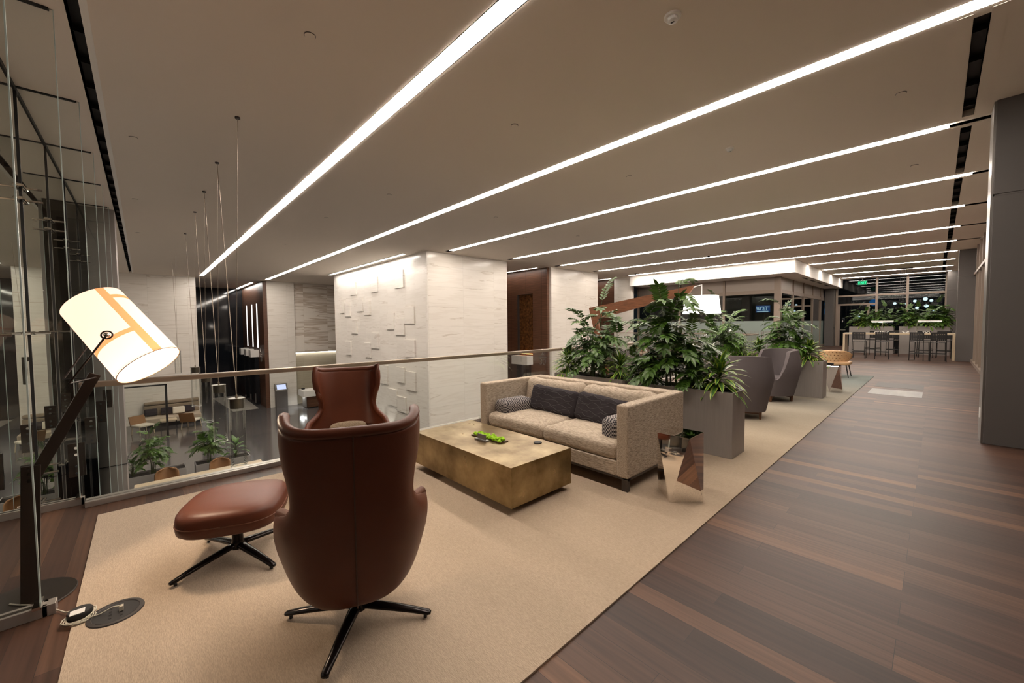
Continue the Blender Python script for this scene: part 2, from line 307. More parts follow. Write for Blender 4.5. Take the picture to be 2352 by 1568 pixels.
# lamp shade cloth: translucent with printed orange tape bands in cylindrical position
def shademat():
    mt = bpy.data.materials.new('striped_shade'); mt.use_nodes = True; N = mt.node_tree.nodes; L = mt.node_tree.links
    N.remove(N['Principled BSDF'])
    uv = N.new('ShaderNodeUVMap'); s = N.new('ShaderNodeSeparateXYZ'); L.new(uv.outputs[0], s.inputs[0])
    def band(sock, c, wd):
        a = N.new('ShaderNodeMath'); a.operation = 'SUBTRACT'; a.inputs[1].default_value = c; L.new(sock, a.inputs[0])
        b = N.new('ShaderNodeMath'); b.operation = 'ABSOLUTE'; L.new(a.outputs[0], b.inputs[0])
        g = N.new('ShaderNodeMath'); g.operation = 'LESS_THAN'; g.inputs[1].default_value = wd; L.new(b.outputs[0], g.inputs[0]); return g.outputs[0]
    def mul(a, b):
        m_ = N.new('ShaderNodeMath'); m_.operation = 'MULTIPLY'; L.new(a, m_.inputs[0]); L.new(b, m_.inputs[1]); return m_.outputs[0]
    def mxm(a, b):
        m_ = N.new('ShaderNodeMath'); m_.operation = 'MAXIMUM'; L.new(a, m_.inputs[0]); L.new(b, m_.inputs[1]); return m_.outputs[0]
    v = band(s.outputs[0], SH_U, .022)                 # tape running along the axis
    lo = N.new('ShaderNodeMath'); lo.operation = 'LESS_THAN'; lo.inputs[1].default_value = SH_U; L.new(s.outputs[0], lo.inputs[0])
    hi = N.new('ShaderNodeMath'); hi.operation = 'GREATER_THAN'; hi.inputs[1].default_value = SH_U; L.new(s.outputs[0], hi.inputs[0])
    h1 = mul(band(s.outputs[1], .36, .028), hi.outputs[0]); h2 = mul(band(s.outputs[1], .86, .026), lo.outputs[0])
    allb = mxm(v, mxm(h1, h2))
    mx = N.new('ShaderNodeMix'); mx.data_type = 'RGBA'; L.new(allb, mx.inputs[0]); mx.inputs[6].default_value = (.80, .60, .48, 1); mx.inputs[7].default_value = (.78, .27, .11, 1)
    e = N.new('ShaderNodeEmission'); L.new(mx.outputs[2], e.inputs[0]); e.inputs[1].default_value = 1.0
    t = N.new('ShaderNodeBsdfTranslucent'); L.new(mx.outputs[2], t.inputs[0])
    d = N.new('ShaderNodeBsdfDiffuse'); L.new(mx.outputs[2], d.inputs[0])
    ms = N.new('ShaderNodeMixShader'); ms.inputs[0].default_value = .6; L.new(t.outputs[0], ms.inputs[1]); L.new(d.outputs[0], ms.inputs[2])
    ad = N.new('ShaderNodeAddShader'); L.new(ms.outputs[0], ad.inputs[0]); L.new(e.outputs[0], ad.inputs[1])
    L.new(ad.outputs[0], N['Material Output'].inputs[0]); return mt
SH_U = .69
M['stripeshade'] = shademat()

# ------------------------------------------------------------------ mesh helpers
class MB:
    def __init__(s): s.v = []; s.f = []; s.uv = []; s.mi = []; s.cur = 0
    def add(s, vs, fs, uvs=None):
        n = len(s.v); s.v += [tuple(v) for v in vs]
        for i, f in enumerate(fs):
            s.f.append([n + k for k in f]); s.uv.append(uvs[i] if uvs else None); s.mi.append(s.cur)
        return s
    def box(s, x0, x1, y0, y1, z0, z1):
        x0, x1 = min(x0, x1), max(x0, x1); y0, y1 = min(y0, y1), max(y0, y1); z0, z1 = min(z0, z1), max(z0, z1)
        return s.add([(x0, y0, z0), (x1, y0, z0), (x1, y1, z0), (x0, y1, z0), (x0, y0, z1), (x1, y0, z1), (x1, y1, z1), (x0, y1, z1)],
              [(0, 3, 2, 1), (4, 5, 6, 7), (0, 1, 5, 4), (1, 2, 6, 5), (2, 3, 7, 6), (3, 0, 4, 7)])
    def ring(s, rings, closed=True, cap=True):
        """list of equally long loops"""
        n = len(rings[0]); vs = [p for r in rings for p in r]; fs = []
        for i in range(len(rings) - 1):
            for j in range(n if closed else n - 1):
                k = (j + 1) % n; fs.append((i * n + j, i * n + k, (i + 1) * n + k, (i + 1) * n + j))
        if cap: fs.append(tuple(range(n))[::-1]); fs.append(tuple((len(rings) - 1) * n + j for j in range(n)))
        return s.add(vs, fs)
    def lathe(s, prof, c=(0, 0, 0), n=24, cap=True):
        return s.ring([[(c[0] + r * cos(2 * pi * j / n), c[1] + r * sin(2 * pi * j / n), c[2] + z) for j in range(n)] for r, z in prof], cap=cap)
    def tube(s, pts, r, n=8, flat=1.0):
        pts = [Vector(p) for p in pts]; rs = r if isinstance(r, (list, tuple)) else [r] * len(pts); rings = []
        up_ = Vector((0, 0, 1)); 
        for i, p in enumerate(pts):
            t = (pts[min(i + 1, len(pts) - 1)] - pts[max(i - 1, 0)]).normalized()
            a = up_ if abs(t.z) < .95 else Vector((1, 0, 0)); x = t.cross(a).normalized(); y = x.cross(t).normalized()
            rings.append([tuple(p + x * rs[i] * cos(2 * pi * j / n) + y * rs[i] * flat * sin(2 * pi * j / n)) for j in range(n)])
        return s.ring(rings)
    def bar(s, a, b, w, h):
        """rectangular bar from a to b, w wide (sideways), h high"""
        a = Vector(a); b = Vector(b); t = (b - a).normalized(); u = Vector((0, 0, 1)) if abs(t.z) < .95 else Vector((1, 0, 0))
        x = t.cross(u).normalized() * w / 2; y = x.cross(t).normalized() * h / 2
        return s.ring([[tuple(p + x * i + y * j) for i, j in ((1, 1), (-1, 1), (-1, -1), (1, -1))] for p in (a, b)])
    def prism(s, poly, z0, z1):
        return s.ring([[(x, y, z) for x, y in poly] for z in (z0, z1)])
    def sphere(s, c, r, n=12, sz=1.):
        prof = [(max(1e-4, r * sin(pi * i / n)), -r * sz * cos(pi * i / n)) for i in range(n + 1)]
        return s.lathe(prof, c, n=max(8, n))
    def cushion(s, sx, sy, sz, r=.05, n=10, bulge=.2, c=(0, 0, 0), seed=None, wr=.0, xf=None):
        rnd = random.Random(seed); h = (sx, sy, sz); cc = [max(1e-4, k - r) for k in h]; ph = [rnd.uniform(0, 6) for _ in range(6)]
        def P(p):
            q = [p[i] * h[i] for i in range(3)]; inn = [max(-cc[i], min(cc[i], q[i])) for i in range(3)]; d = [q[i] - inn[i] for i in range(3)]
            l = sqrt(sum(k * k for k in d)); 
            if l > 1e-9: q = [inn[i] + d[i] / l * r for i in range(3)]
            o = list(q)
            o[2] += (1 if p[2] > 0 else -1) * abs(p[2]) * bulge * sz * (1 - p[0] ** 2) * (1 - p[1] ** 2)
            if wr:
                o[2] += wr * (sin(q[0] * 17 + ph[0] + 2 * sin(q[1] * 9 + ph[1])) + .6 * sin(q[1] * 23 + ph[2] + q[0] * 6)) * (.4 + abs(p[0]) * .6)
                o[0] += wr * .5 * sin(q[1] * 14 + ph[3]); o[1] += wr * .5 * sin(q[0] * 15 + ph[4])
            o = Vector(o)
            if xf is not None: o = xf @ o
            return tuple(o + Vector(c))
        g = [-1 + 2 * i / n for i in range(n + 1)]; g = [math.copysign(abs(t) ** .8, t) for t in g]
        for ax in range(3):
            for sg in (-1, 1):
                vs = []; fs = []
                for a in g:
                    for b in g:
                        p = [0, 0, 0]; p[ax] = sg; p[(ax + 1) % 3] = a; p[(ax + 2) % 3] = b; vs.append(P(p))
                for i in range(n):
                    for j in range(n):
                        k = i * (n + 1) + j; f = (k, k + n + 1, k + n + 2, k + 1); fs.append(f if sg > 0 else f[::-1])
                s.add(vs, fs)
        return s
    def build(s, name, m_, parent=None, smooth=False, bevel=0, bseg=2, weld=False, loc=None, rot=None, sub=0, solid=0, mats=None, fixn=False, ang=None):
        me = bpy.data.meshes.new(name); me.from_pydata(s.v, [], s.f)
        if any(u is not None for u in s.uv):
            ul = me.uv_layers.new(name='UVMap'); k = 0
            for f, u in zip(s.f, s.uv):
                for j in range(len(f)):
                    ul.data[k].uv = u[j] if u else (0, 0); k += 1
        for x in (mats or [m_]): me.materials.append(x)
        if mats: me.polygons.foreach_set('material_index', s.mi)
        if weld or fixn:
            b = bmesh.new(); b.from_mesh(me)
            if weld: bmesh.ops.remove_doubles(b, verts=b.verts, dist=1e-4)
            bmesh.ops.recalc_face_normals(b, faces=b.faces); b.to_mesh(me); b.free()
        if smooth: me.polygons.foreach_set('use_smooth', [True] * len(me.polygons))
        me.update()
        o = bpy.data.objects.new(name, me); COL.objects.link(o)
        if parent: o.parent = parent
        if loc: o.location = loc
        if rot: o.rotation_euler = rot
        if solid:
            md = o.modifiers.new('solid', 'SOLIDIFY'); md.thickness = solid; md.offset = 0
        if bevel:
            md = o.modifiers.new('bevel', 'BEVEL'); md.width = bevel; md.segments = bseg; md.limit_method = 'ANGLE'; md.angle_limit = radians(35)
            md.harden_normals = False
        if sub:
            md = o.modifiers.new('sub', 'SUBSURF'); md.levels = sub; md.render_levels = sub
        if smooth and ang:
            try:
                me.set_sharp_from_angle(angle=radians(ang))
            except Exception: pass
        return o
def Bx(*a): return MB().box(*a)
def tag(o, label, cat, group=None, kind=None):
    o['label'] = label; o['category'] = cat
    if group: o['group'] = group
    if kind: o['kind'] = kind
    return o
def thing(name, label, cat, loc=(0, 0, 0), rz=0., group=None):
    o = bpy.data.objects.new(name, None); COL.objects.link(o); o.location = loc; o.rotation_euler = (0, 0, rz); o.empty_display_size = .1
    return tag(o, label, cat, group)
def struct(o): o['kind'] = 'structure'; return o
def copy_tree(o, parent=None):
    c = o.copy(); COL.objects.link(c); c.parent = parent
    for ch in [x for x in bpy.data.objects if x.parent == o]: copy_tree(ch, c)
    return c
def dup(o, loc, rz, label, group=None):
    c = copy_tree(o); c.location = loc; c.rotation_euler = (0, 0, rz); c['label'] = label
    if group: c['group'] = group
    return c
def text(body, name, size, m_, parent, loc, rot, ext=.003):
    cu = bpy.data.curves.new(name, 'FONT'); cu.body = body; cu.size = size; cu.extrude = ext; cu.align_x = 'CENTER'; cu.align_y = 'CENTER'; cu.materials.append(m_)
    o = bpy.data.objects.new(name, cu); COL.objects.link(o); bpy.context.view_layer.update(); me = bpy.data.meshes.new_from_object(o); bpy.data.objects.remove(o); o = bpy.data.objects.new(name, me); COL.objects.link(o)
    o.parent = parent; o.location = loc; o.rotation_euler = rot; return o
def sheet(x0, x1, y0, y1, z, t, holes):
    """slab with rectangular through-holes"""
    xs = sorted({x0, x1} | {h[0] for h in holes} | {h[1] for h in holes}); ys = sorted({y0, y1} | {h[2] for h in holes} | {h[3] for h in holes})
    xs = [x for x in xs if x0 <= x <= x1]; ys = [y for y in ys if y0 <= y <= y1]; mb = MB()
    inh = lambda cx, cy: any(h[0] < cx < h[1] and h[2] < cy < h[3] for h in holes)
    for j in range(len(ys) - 1):
        i = 0
        while i < len(xs) - 1:
            if inh((xs[i] + xs[i + 1]) / 2, (ys[j] + ys[j + 1]) / 2): i += 1; continue
            k = i
            while k + 1 < len(xs) - 1 and not inh((xs[k + 1] + xs[k + 2]) / 2, (ys[j] + ys[j + 1]) / 2): k += 1
            mb.box(xs[i], xs[k + 1], ys[j], ys[j + 1], z, z + t); i = k + 1
    return mb
# ------------------------------------------------------------------ setting: shell
SY = [2.33 + 2.93 * i for i in range(11)]           # light slot lines
SW = .083                                            # slot half width
slots = []                                           # x0, x1, lit x0, lit x1, y
for i, y in enumerate(SY):
    if i < 2: slots.append((-26.0, .9, -26.0, .45, y))
    elif i == 2: slots.append((-12.2, .41, -11.95, .04, y))
    elif i < 7: slots.append((-12.1, .88, -11.75, .36, y))
    else: slots.append((-4.1, .45, -4.05, .44, y))
holes = [(a, b, y - SW, y + SW) for a, b, _, _, y in slots]
DIFF = [(-26.5, -3.4, -.37, -.29)]                   # long linear diffuser over the atrium glass
VENT = [(.15, .25, SY[1] + .22, SY[2] - .2)] + [(.15, .25, SY[i] + .22, SY[i + 1] - .22) for i in range(2, 7)] + [(.10, .2, SY[i] + .25, SY[i + 1] - .25) for i in range(7, 10)]
holes += [(a, b, c, d) for a, b, c, d in DIFF + VENT]
struct(sheet(-34.5, 3.4, -.94, 33.2, ZC, .16, holes).build('ceiling', M['ceiling']))
gl = 'recessed linear lights running across the ceiling'
LL = ['nearest the lounge chairs, ending at the lobby marble wall', 'second from the camera, passing over the sofa', 'third back, ending in a dark channel at the near grey column', 'fourth back, ending beside the marble block', 'fifth back across the corridor ceiling', 'sixth back across the corridor ceiling', 'seventh back, just before the white soffit', 'eighth back, first to start at the soffit side', 'ninth back, starting at the soffit side', 'tenth back, above the high table zone', 'eleventh and farthest back, by the far windows']
for i, (a, b, la, lb, y) in enumerate(slots):
    t = thing('linear_light', 'glowing white light slot ' + LL[i], 'ceiling light', ((a + b) / 2, y, ZC), group=gl); cx_ = (a + b) / 2
    mb = MB(); e = .006
    d = .10
    mb.box(a - cx_, b - cx_, -SW - .012, -SW, .0, d); mb.box(a - cx_, b - cx_, SW, SW + .012, .0, d)
    mb.box(a - cx_, b - cx_, -SW, SW, d, d + .012); mb.box(a - cx_ - .012, a - cx_, -SW, SW, 0, d); mb.box(b - cx_, b - cx_ + .012, -SW, SW, 0, d)
    mb.build('channel', M['slot'], t)
    lm = MB(); lm.box(la - cx_, lb - cx_, -SW + .004, -SW + .088, -.004, .02); lm.box(la - cx_, lb - cx_, SW - .024, SW - .004, -.004, .02)  # second, narrow strip glows in place of the light-struck slot flange
    lm.build('lens', M['lens'], t)
    Bx(la - cx_, lb - cx_, -SW + .092, SW - .032, .004, .02).build('baffle', M['slot'], t)
    if b - lb > .05: Bx(lb - cx_ + .004, b - cx_, -SW + .002, SW - .002, .035, .05).build('blank_cover', M['ceiling'], t)
t = thing('linear_diffuser', 'long black slot diffuser in the ceiling over the atrium glass', 'air diffuser', (-15, -.33, ZC))
mb = MB(); mb.box(-11.5, 11.6, -.04, .04, .09, .1); mb.box(-11.5, 11.6, -.05, -.04, 0, .1); mb.box(-11.5, 11.6, .04, .05, 0, .1)
for k in range(40): mb.box(-11.3 + k * .58, -11.29 + k * .58, -.04, .04, .03, .09)
mb.build('slot_body', M['black'], t)
Bx(-11.6, 11.6, .04, .09, -.004, 0).build('flange', M['slot'], t)
vl = ['nearest the near grey column', 'just behind the third light line', 'between fourth and fifth light lines', 'between fifth and sixth light lines', 'between sixth and seventh light lines', 'between seventh and eighth light lines', 'between eighth and ninth light lines', 'between ninth and tenth light lines', 'between the two farthest light lines']
for i, (a, b, c, d) in enumerate(VENT):
    t = thing('linear_diffuser', 'short black ceiling slot along the right side ' + vl[i], 'air diffuser', ((a + b) / 2, (c + d) / 2, ZC), group='ceiling slot diffusers along the right wall')
    L_ = (d - c) / 2; mb = MB(); mb.box(-.05, .05, -L_, L_, .08, .1); mb.box(-.06, -.05, -L_, L_, 0, .1); mb.box(.05, .06, -L_, L_, 0, .1)
    for k in range(4): mb.box(-.05, .05, -L_ + (k + .5) * L_ / 2, -L_ + (k + .5) * L_ / 2 + .012, .02, .08)
    mb.build('slot_body', M['black'], t)
    mb = MB(); mb.box(-.15, -.052, -L_ - .08, L_ + .08, -.004, 0); mb.box(.052, .15, -L_ - .08, L_ + .08, -.004, 0); mb.build('flange', M['ceiling'], t)

# floors
EX = -5.10                                           # balcony edge
fl = MB(); fl.box(EX, 3.4, -.94, 33.2, -.40, 0); fl.box(-17, EX, 18.6, 33.2, -.40, 0)
struct(fl.build('floor', M['floor']))
struct(Bx(-34.5, 3.4, -5, 22.5, ZL - .2, ZL).build('floor_lobby', M['lobby']))
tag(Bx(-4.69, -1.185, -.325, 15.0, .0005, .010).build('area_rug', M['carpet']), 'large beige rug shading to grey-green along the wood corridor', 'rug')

# marble volumes and timber walls
def wallbox(name, m_, *b): return struct(Bx(*b).build(name, m_))
wallbox('wall_lobby_left', M['marble'], -27.4, -26.9, -.9, 2.13, ZL, ZC)
wallbox('wall_lobby_far_left', M['marble'], -27.4, -26.9, -5, -.9, ZL, ZC)
wallbox('wall_black_recess', M['blackglass'], -33.9, -33.6, 2.0, 5.3, ZL, ZC)
t = wallbox('wall_black_return', M['blackglass'], -33.6, -27.4, 1.93, 2.13, ZL, ZC)
# timber wall with the three tall slots
slx = [(-28.95, -28.55), (-30.45, -30.05), (-32.2, -31.8)]
wb = MB(); xs = [-33.6] + [v for s_ in sorted(slx) for v in s_] + [-26.95]
for i in range(0, len(xs), 2): wb.box(xs[i], xs[i + 1], 5.2, 5.4, ZL, ZC)
for a, b in slx: wb.box(a, b, 5.2, 5.4, 3.02, ZC); wb.box(a, b, 5.2, 5.4, ZL, .25)
for a, b in slx: wb.box(a - .02, b + .02, 5.4, 5.44, .25, 3.02)
struct(wb.build('wall_timber_lobby', M['woodwall']))
mb = MB(); mb.box(-27.4, -26.9, 5.4, 6.85, ZL, ZC); struct(mb.build('wall_lobby_desk', M['marble']))
mb = MB(); mb.box(-27.4, -26.98, 6.85, 12, -.06, ZC); struct(mb.build('wall_desk_recess', M['marble_vein']))
mb = MB(); mb.box(-27.4, -27.1, 6.85, 12, ZL, -.06); struct(mb.build('wall_desk_khaki', M['marble_khaki']))
# marble block
mb = MB(); mb.box(-21.95, -12.55, 7.55, 11.42, ZL, ZC); blk = struct(mb.build('wall_marble_block', M['marble']))
mb = MB(); mb.box(-21.95, -12.555, 7.535, 7.55, ZL, ZC); ff = mb.build('facing', M['marble_front'], blk)
tiles = [(-21.2, -20.52, 2.2, 2.88), (-20.44, -19.72, 2.01, 2.67), (-18.98, -18.2, 2.22, 2.88), (-18.08, -17.38, 2.04, 2.67), (-19.7, -18.94, 1.17, 1.85), (-20.53, -19.74, 0.1, 0.79), (-17.38, -16.61, 0.55, 1.23), (-19.67, -18.96, 3.04, 3.66), (-17.32, -16.58, 3.02, 3.69), (-14.98, -14.24, 3.04, 3.73), (-15.8, -15.07, 1.39, 2.06), (-15.04, -14.25, 1.17, 1.83), (-14.22, -13.44, 1.62, 2.26), (-14.24, -13.44, 0.33, 1.0), (-18.12, -17.4, 0.11, 0.77), (-14.22, -13.44, -0.96, -0.23), (-16.56, -15.79, -0.94, -0.14), (-14.98, -14.27, -0.73, -0.12), (-15.84, -14.98, -1.77, -1.08), (-14.97, -14.24, -1.92, -1.31)]
for a, b, c, d in tiles: Bx(a, b, 7.482, 7.535, c, d).build('raised_tile', M['marble_front'], blk)
# block two, timber recess between
struct(Bx(-16.5, -12.42, 14.12, 17.85, ZL, ZC).build('wall_marble_block_two', M['marble']))
nx0, nx1 = -14.57, -13.5
wb = MB(); wb.box(-16.5, nx0, 13.98, 14.12, ZL, ZC); wb.box(nx1, -12.55, 13.98, 14.12, ZL, ZC); wb.box(nx0, nx1, 13.98, 14.12, 3.05, ZC); wb.box(nx0, nx1, 13.98, 14.12, ZL, -.1)
struct(wb.build('wall_timber_recess', M['woodwall']))
struct(Bx(-17, -16.5, 11.42, 14.1, ZL, ZC).build('wall_recess_end', M['woodwall']))
struct(Bx(-16.5, -12.9, 20.75, 20.95, -.4, ZC).build('wall_timber_far', M['woodwall']))
struct(Bx(-13.2, -12.05, 20.65, 20.9, -.4, ZC).build('wall_marble_far', M['marble']))
struct(Bx(-17.2, -16.5, 17.85, 20.95, -.4, ZC).build('wall_recess_far_end', M['taupewall']))
# lobby wall right of deep view under balcony
struct(Bx(-34.5, 3.4, 22.3, 22.5, ZL, -.4).build('wall_lobby_back', M['taupewall']))
# grey clad columns
def column(name, x0, x1, y0, y1, z0, joint, m_='panel'):
    mb = MB(); mb.box(x0, x1, y0, y1, z0, joint - .012); mb.box(x0 + .01, x1 - .01, y0 + .01, y1 - .01, joint - .012, joint + .012); mb.box(x0, x1, y0, y1, joint + .012, ZC)
    return struct(mb.build(name, M[m_], bevel=.004))
c1 = column('wall_column_near', .425, 1.7, 7.69, 8.17, 0, 3.08)
Bx(.405, .424, 7.70, 8.16, 0, ZC - .01).build('steel_face', M['steel'], c1)
column('wall_column_far', .49, .95, 22.7, 23.15, 0, 3.2)
column('wall_column_farthest', .30, .95, 31.9, 32.6, 0, 3.2)
gc = column('wall_column_atrium', -13.5, -12.77, -.94, -.38, ZL, 2.35, 'panel_atrium_lit')
mb = MB()
for z in (-1.6, ): mb.box(-13.51, -12.76, -.93, -.37, z - .008, z + .008)
mb.build('joint_line', M['black'], gc)
# right hand curtain wall between the columns
struct(Bx(1.0, 1.1, 8.2, 33.2, 0, ZC).build('wall_right', M['taupewall']))
for i in range(12):
    y = 9.4 + i * 1.35
    if y > 22.6: break
    struct(Bx(.88, 1.0, y - .03, y + .03, 0, ZC).build('trim_%d' % (i + 1), M['frame']))
struct(Bx(.87, 1.0, 8.2, 22.7, 3.22, 3.30).build('trim_20', M['frame']))
struct(Bx(.86, 1.0, 8.2, 22.7, 0, .10).build('baseboard_right', M['frame']))
struct(Bx(1.65, 3.5, 7.8, 7.95, 0, ZC).build('wall_right_return', M['panel']))
struct(Bx(3.4, 3.5, -.94, 8.0, 0, ZC).build('wall_behind_right', M['taupewall']))

# outlet and button on the steel face
tag(Bx(.395, .405, 7.86, 7.93, .30, .42).build('wall_outlet', M['white']), 'small white outlet low on the brushed steel column face', 'outlet')

# ------------------------------------------------------------------ white soffit and glazed rooms
sf = MB(); sf.box(-12.05, -4.2, 20.45, 32.9, 3.68, ZC)
struct(sf.build('ceiling_soffit', M['white_soffit']))
gs = 'slot diffusers in the soffit underside'
for i, y in enumerate((23.3, 25.0, 26.8, 28.8)):
    tag(Bx(-4.52, -4.42, y, y + .95, 3.668, 3.679).build('soffit_diffuser', M['black']), 'thin black slot under the white soffit edge, number %s from the corner' % ('one', 'two', 'three', 'four')[i] , 'air diffuser', gs)
GX, GY = -5.08, 21.9
fr = MB(); gx_ = [-12.3, -9.78, -7.5, -5.24]
for x in gx_: fr.box(x - .05, x + .05, GY - .08, GY + .08, 0, 3.68)
fr.box(GX - .16, GX + .06, GY - .1, GY + .12, 0, 3.68)
fr.box(-12.3, GX, GY - .05, GY + .05, 2.92, 3.10); fr.box(-12.3, GX, GY - .05, GY + .05, 0, .1)
struct(fr.build('trim_31', M['frame']))
struct(Bx(-12.3, -5.24, GY - .012, GY + .012, 3.10, 3.68).build('wall_transom_front', M['transom']))
fr = MB(); gy_ = [24.3, 26.6, 28.9, 31.2]
for y in gy_: fr.box(GX - .06, GX + .06, y - .045, y + .045, 0, 3.68)
fr.box(GX - .05, GX + .05, GY, 33, 2.92, 3.10); fr.box(GX - .05, GX + .05, GY, 33, 0, .1)
struct(fr.build('trim_32', M['frame']))
struct(Bx(GX - .012, GX + .012, GY + .1, 32.9, 3.10, 3.68).build('wall_transom_side', M['transom']))
struct(Bx(-12.3, -5.24, GY - .006, GY + .006, 1.52 + .1, 2.92).build('window_1', M['roomglass']))
wn = struct(Bx(-12.3, -5.24, GY - .006, GY + .006, .1, 1.62).build('window_2', M['frost']))
mb = MB()
x = -12.25
while x < -5.3:
    mb.box(x, x + .022, GY - .012, GY - .007, .1, 1.12); x += .085
mb.build('stripe_film', M['frame'], wn)
struct(Bx(GX - .006, GX + .006, GY + .1, 32.9, 1.62, 2.92).build('window_3', M['roomglass']))
struct(Bx(GX - .006, GX + .006, GY + .1, 32.9, .1, 1.62).build('window_4', M['frost']))
# rooms behind the glass: dim back walls
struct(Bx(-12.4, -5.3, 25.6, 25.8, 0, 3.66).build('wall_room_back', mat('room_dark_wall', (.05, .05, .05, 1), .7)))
struct(Bx(-5.0 + .0 - .0, -4.55, 32.3, 33.0, 0, 3.66).build('wall_room_end', M['panel']))
tv = thing('television', 'small lit blue and white screen inside the glazed room', 'television', (-5.98, 22.9, 2.22))
Bx(-.38, .30, .0, .05, -.2, .2).build('bezel', M['black'], tv); Bx(-.03, .0, .05, .08, -2.22, .1).build('stand', M['black'], tv); Bx(-.3, .25, -.1, .25, -2.22, -2.19).build('stand_foot', M['black'], tv)
Bx(-.35, .27, -.012, 0, -.17, .17).build('screen', M['tvback'], tv)
mb = MB()
for a, b, c, d in ((-.33, -.22, .02, .10), (-.30, -.20, -.04, .02), (.10, .13, -.06, .10), (.0, .03, -.06, .04), (-.10, -.02, .08, .13), (-.3, .2, -.15, -.10), (-.05, .08, -.13, -.09)): mb.box(a, b, -.018, -.012, c, d)
for s_ in (-.12, .02): mb.bar((s_, -.015, .12), (s_ - .07, -.015, -.05), .006, .04)
mb.bar((-.19, -.015, .12), (-.12, -.015, -.05), .006, .035); mb.bar((.05, -.015, .12), (.25, -.015, .10), .006, .035)
mb.build('screen_image', M['tvwhite'], tv)
def exit_sign(loc, rz, label, w_=.34, h_=.2, m1='exitdim'):
    t = thing('exit_sign', label, 'exit sign', loc, rz, None)
    Bx(-w_ / 2, w_ / 2, 0, .03, 0, h_).build('housing', M['exitdim'], t)
    text('EXIT', 'lettering', h_ * .80, M['exit'], t, (0, -.004, h_ / 2), (pi / 2, 0, 0))
    Bx(-.02, .02, .005, .025, h_, h_ + .12).build('bracket', M['gunmetal'], t)
    return t
exit_sign((-2.95, 29.8, 3.62), .0, 'green EXIT sign hanging in front of the far windows', .40, .22)
Bx(-2.955, -2.945, 29.81, 29.82, 4.10, ZC).build('sign_rod', M['gunmetal'])
bpy.data.objects['sign_rod'].parent = None
_r = bpy.data.objects['sign_rod']; _es = [o for o in bpy.data.objects if o.name.startswith('exit_sign')][0]
_r.parent = _es; _r.matrix_parent_inverse = Matrix.Translation(_es.location).inverted()
es2 = exit_sign((-5.0 - .45, 23.2, 2.22), .0, 'green EXIT sign seen inside the glazed room by its corner', .34, .17)
Bx(-.01, .01, .01, .02, .3, 1.44).build('rod', M['gunmetal'], es2)
tag(Bx(-4.54, -4.53, 32.45, 32.57, 1.05, 1.2).build('card_reader', M['black']), 'small black card reader on the end wall beside the glazed room', 'card reader')

# soffit uplight scallops: small recessed spots in the ceiling close to the soffit side
for i in range(7, 11):
    y = SY[i]; t = thing('ceiling_spotlight', 'tiny ceiling spotlight washing the soffit side at the %s light line' % ('eighth', 'ninth', 'tenth', 'eleventh')[i - 7], 'spotlight', (-4.13, y + .0, ZC), group='spots washing the soffit side')
    MB().lathe([(.02, -.01), (.03, -.01), (.03, 0), (.02, 0)], n=12).build('trim_ring', M['slot'], t)
    ld = bpy.data.lights.new('spot', 'SPOT'); ld.energy = 6; ld.spot_size = radians(60); ld.spot_blend = .35; ld.color = (1, .93, .85); ld.shadow_soft_size = .01
    lo = bpy.data.objects.new('spot', ld); COL.objects.link(lo); lo.parent = t; lo.location = (.0, 0, -.015); lo.rotation_euler = (0, radians(-4), 0)

# ------------------------------------------------------------------ far window wall
struct(Bx(-4.6, 1.1, 32.98, 33.0, 0, ZC).build('window_5', M['facade_far']))
fr = MB()
for x in (-4.48, -2.58, -1.25, .29): fr.box(x - .05, x + .05, 32.85, 32.98, 0, ZC)
fr.box(-4.5, .3, 32.86, 32.98, 3.12, 3.22); fr.box(-4.5, -2.58, 32.86, 32.98, 2.58, 2.68); fr.box(-4.5, -4.3, 32.86, 32.98, 0, 2.6); fr.box(-3.0, -2.9, 32.86, 32.98, 0, 2.6)
struct(fr.build('trim_33', M['frame']))
tag(Bx(-4.28, -4.0, 32.80, 32.84, 1.0, 1.05).build('door_push_bar', M['chrome']), 'chrome push bar on the glass exit door at the far left', 'door handle')
struct(Bx(-12.4, 3.5, 33.2, 33.3, ZL, -.0).build('wall_outer', M['night']))
# lights of the city beyond the far window
rnd = random.Random(4)
for i, (x, z, s_, mm) in enumerate([(-1.9, 2.6, .10, 'citylight'), (-1.4, 2.55, .07, 'citylight'), (-1.0, 2.7, .10, 'citylight'), (-.55, 2.8, .13, 'citylight'), (-.3, 2.7, .10, 'citylight'), (-.9, 2.3, .10, 'citylight'), (-.5, 2.4, .12, 'citylight'), (-3.6, 1.9, .11, 'citylight'), (-3.2, 1.9, .06, 'citylight'), (-6.2, 1.8, .09, 'citylight'), (-2.9, 2.7, .28, 'cityblue'), (-.2, 2.1, .05, 'citylight'), (-5.5, 2.2, .25, 'cityblue')]):
    o = MB().sphere((0, 0, 0), s_, 10).build('street_lamp', M[mm], loc=(x * 1.25, 44, (z - 1.55) * 1.35 + 1.55))
    MB().tube([(0, 0, ZL - o.location.z), (0, 0, -s_)], .03, 6).build('pole', M['black'], o)
    tag(o, ['white', 'blue'][mm == 'cityblue'] + ' night light outside beyond the far windows', 'street lamp', 'night lights beyond the far windows')

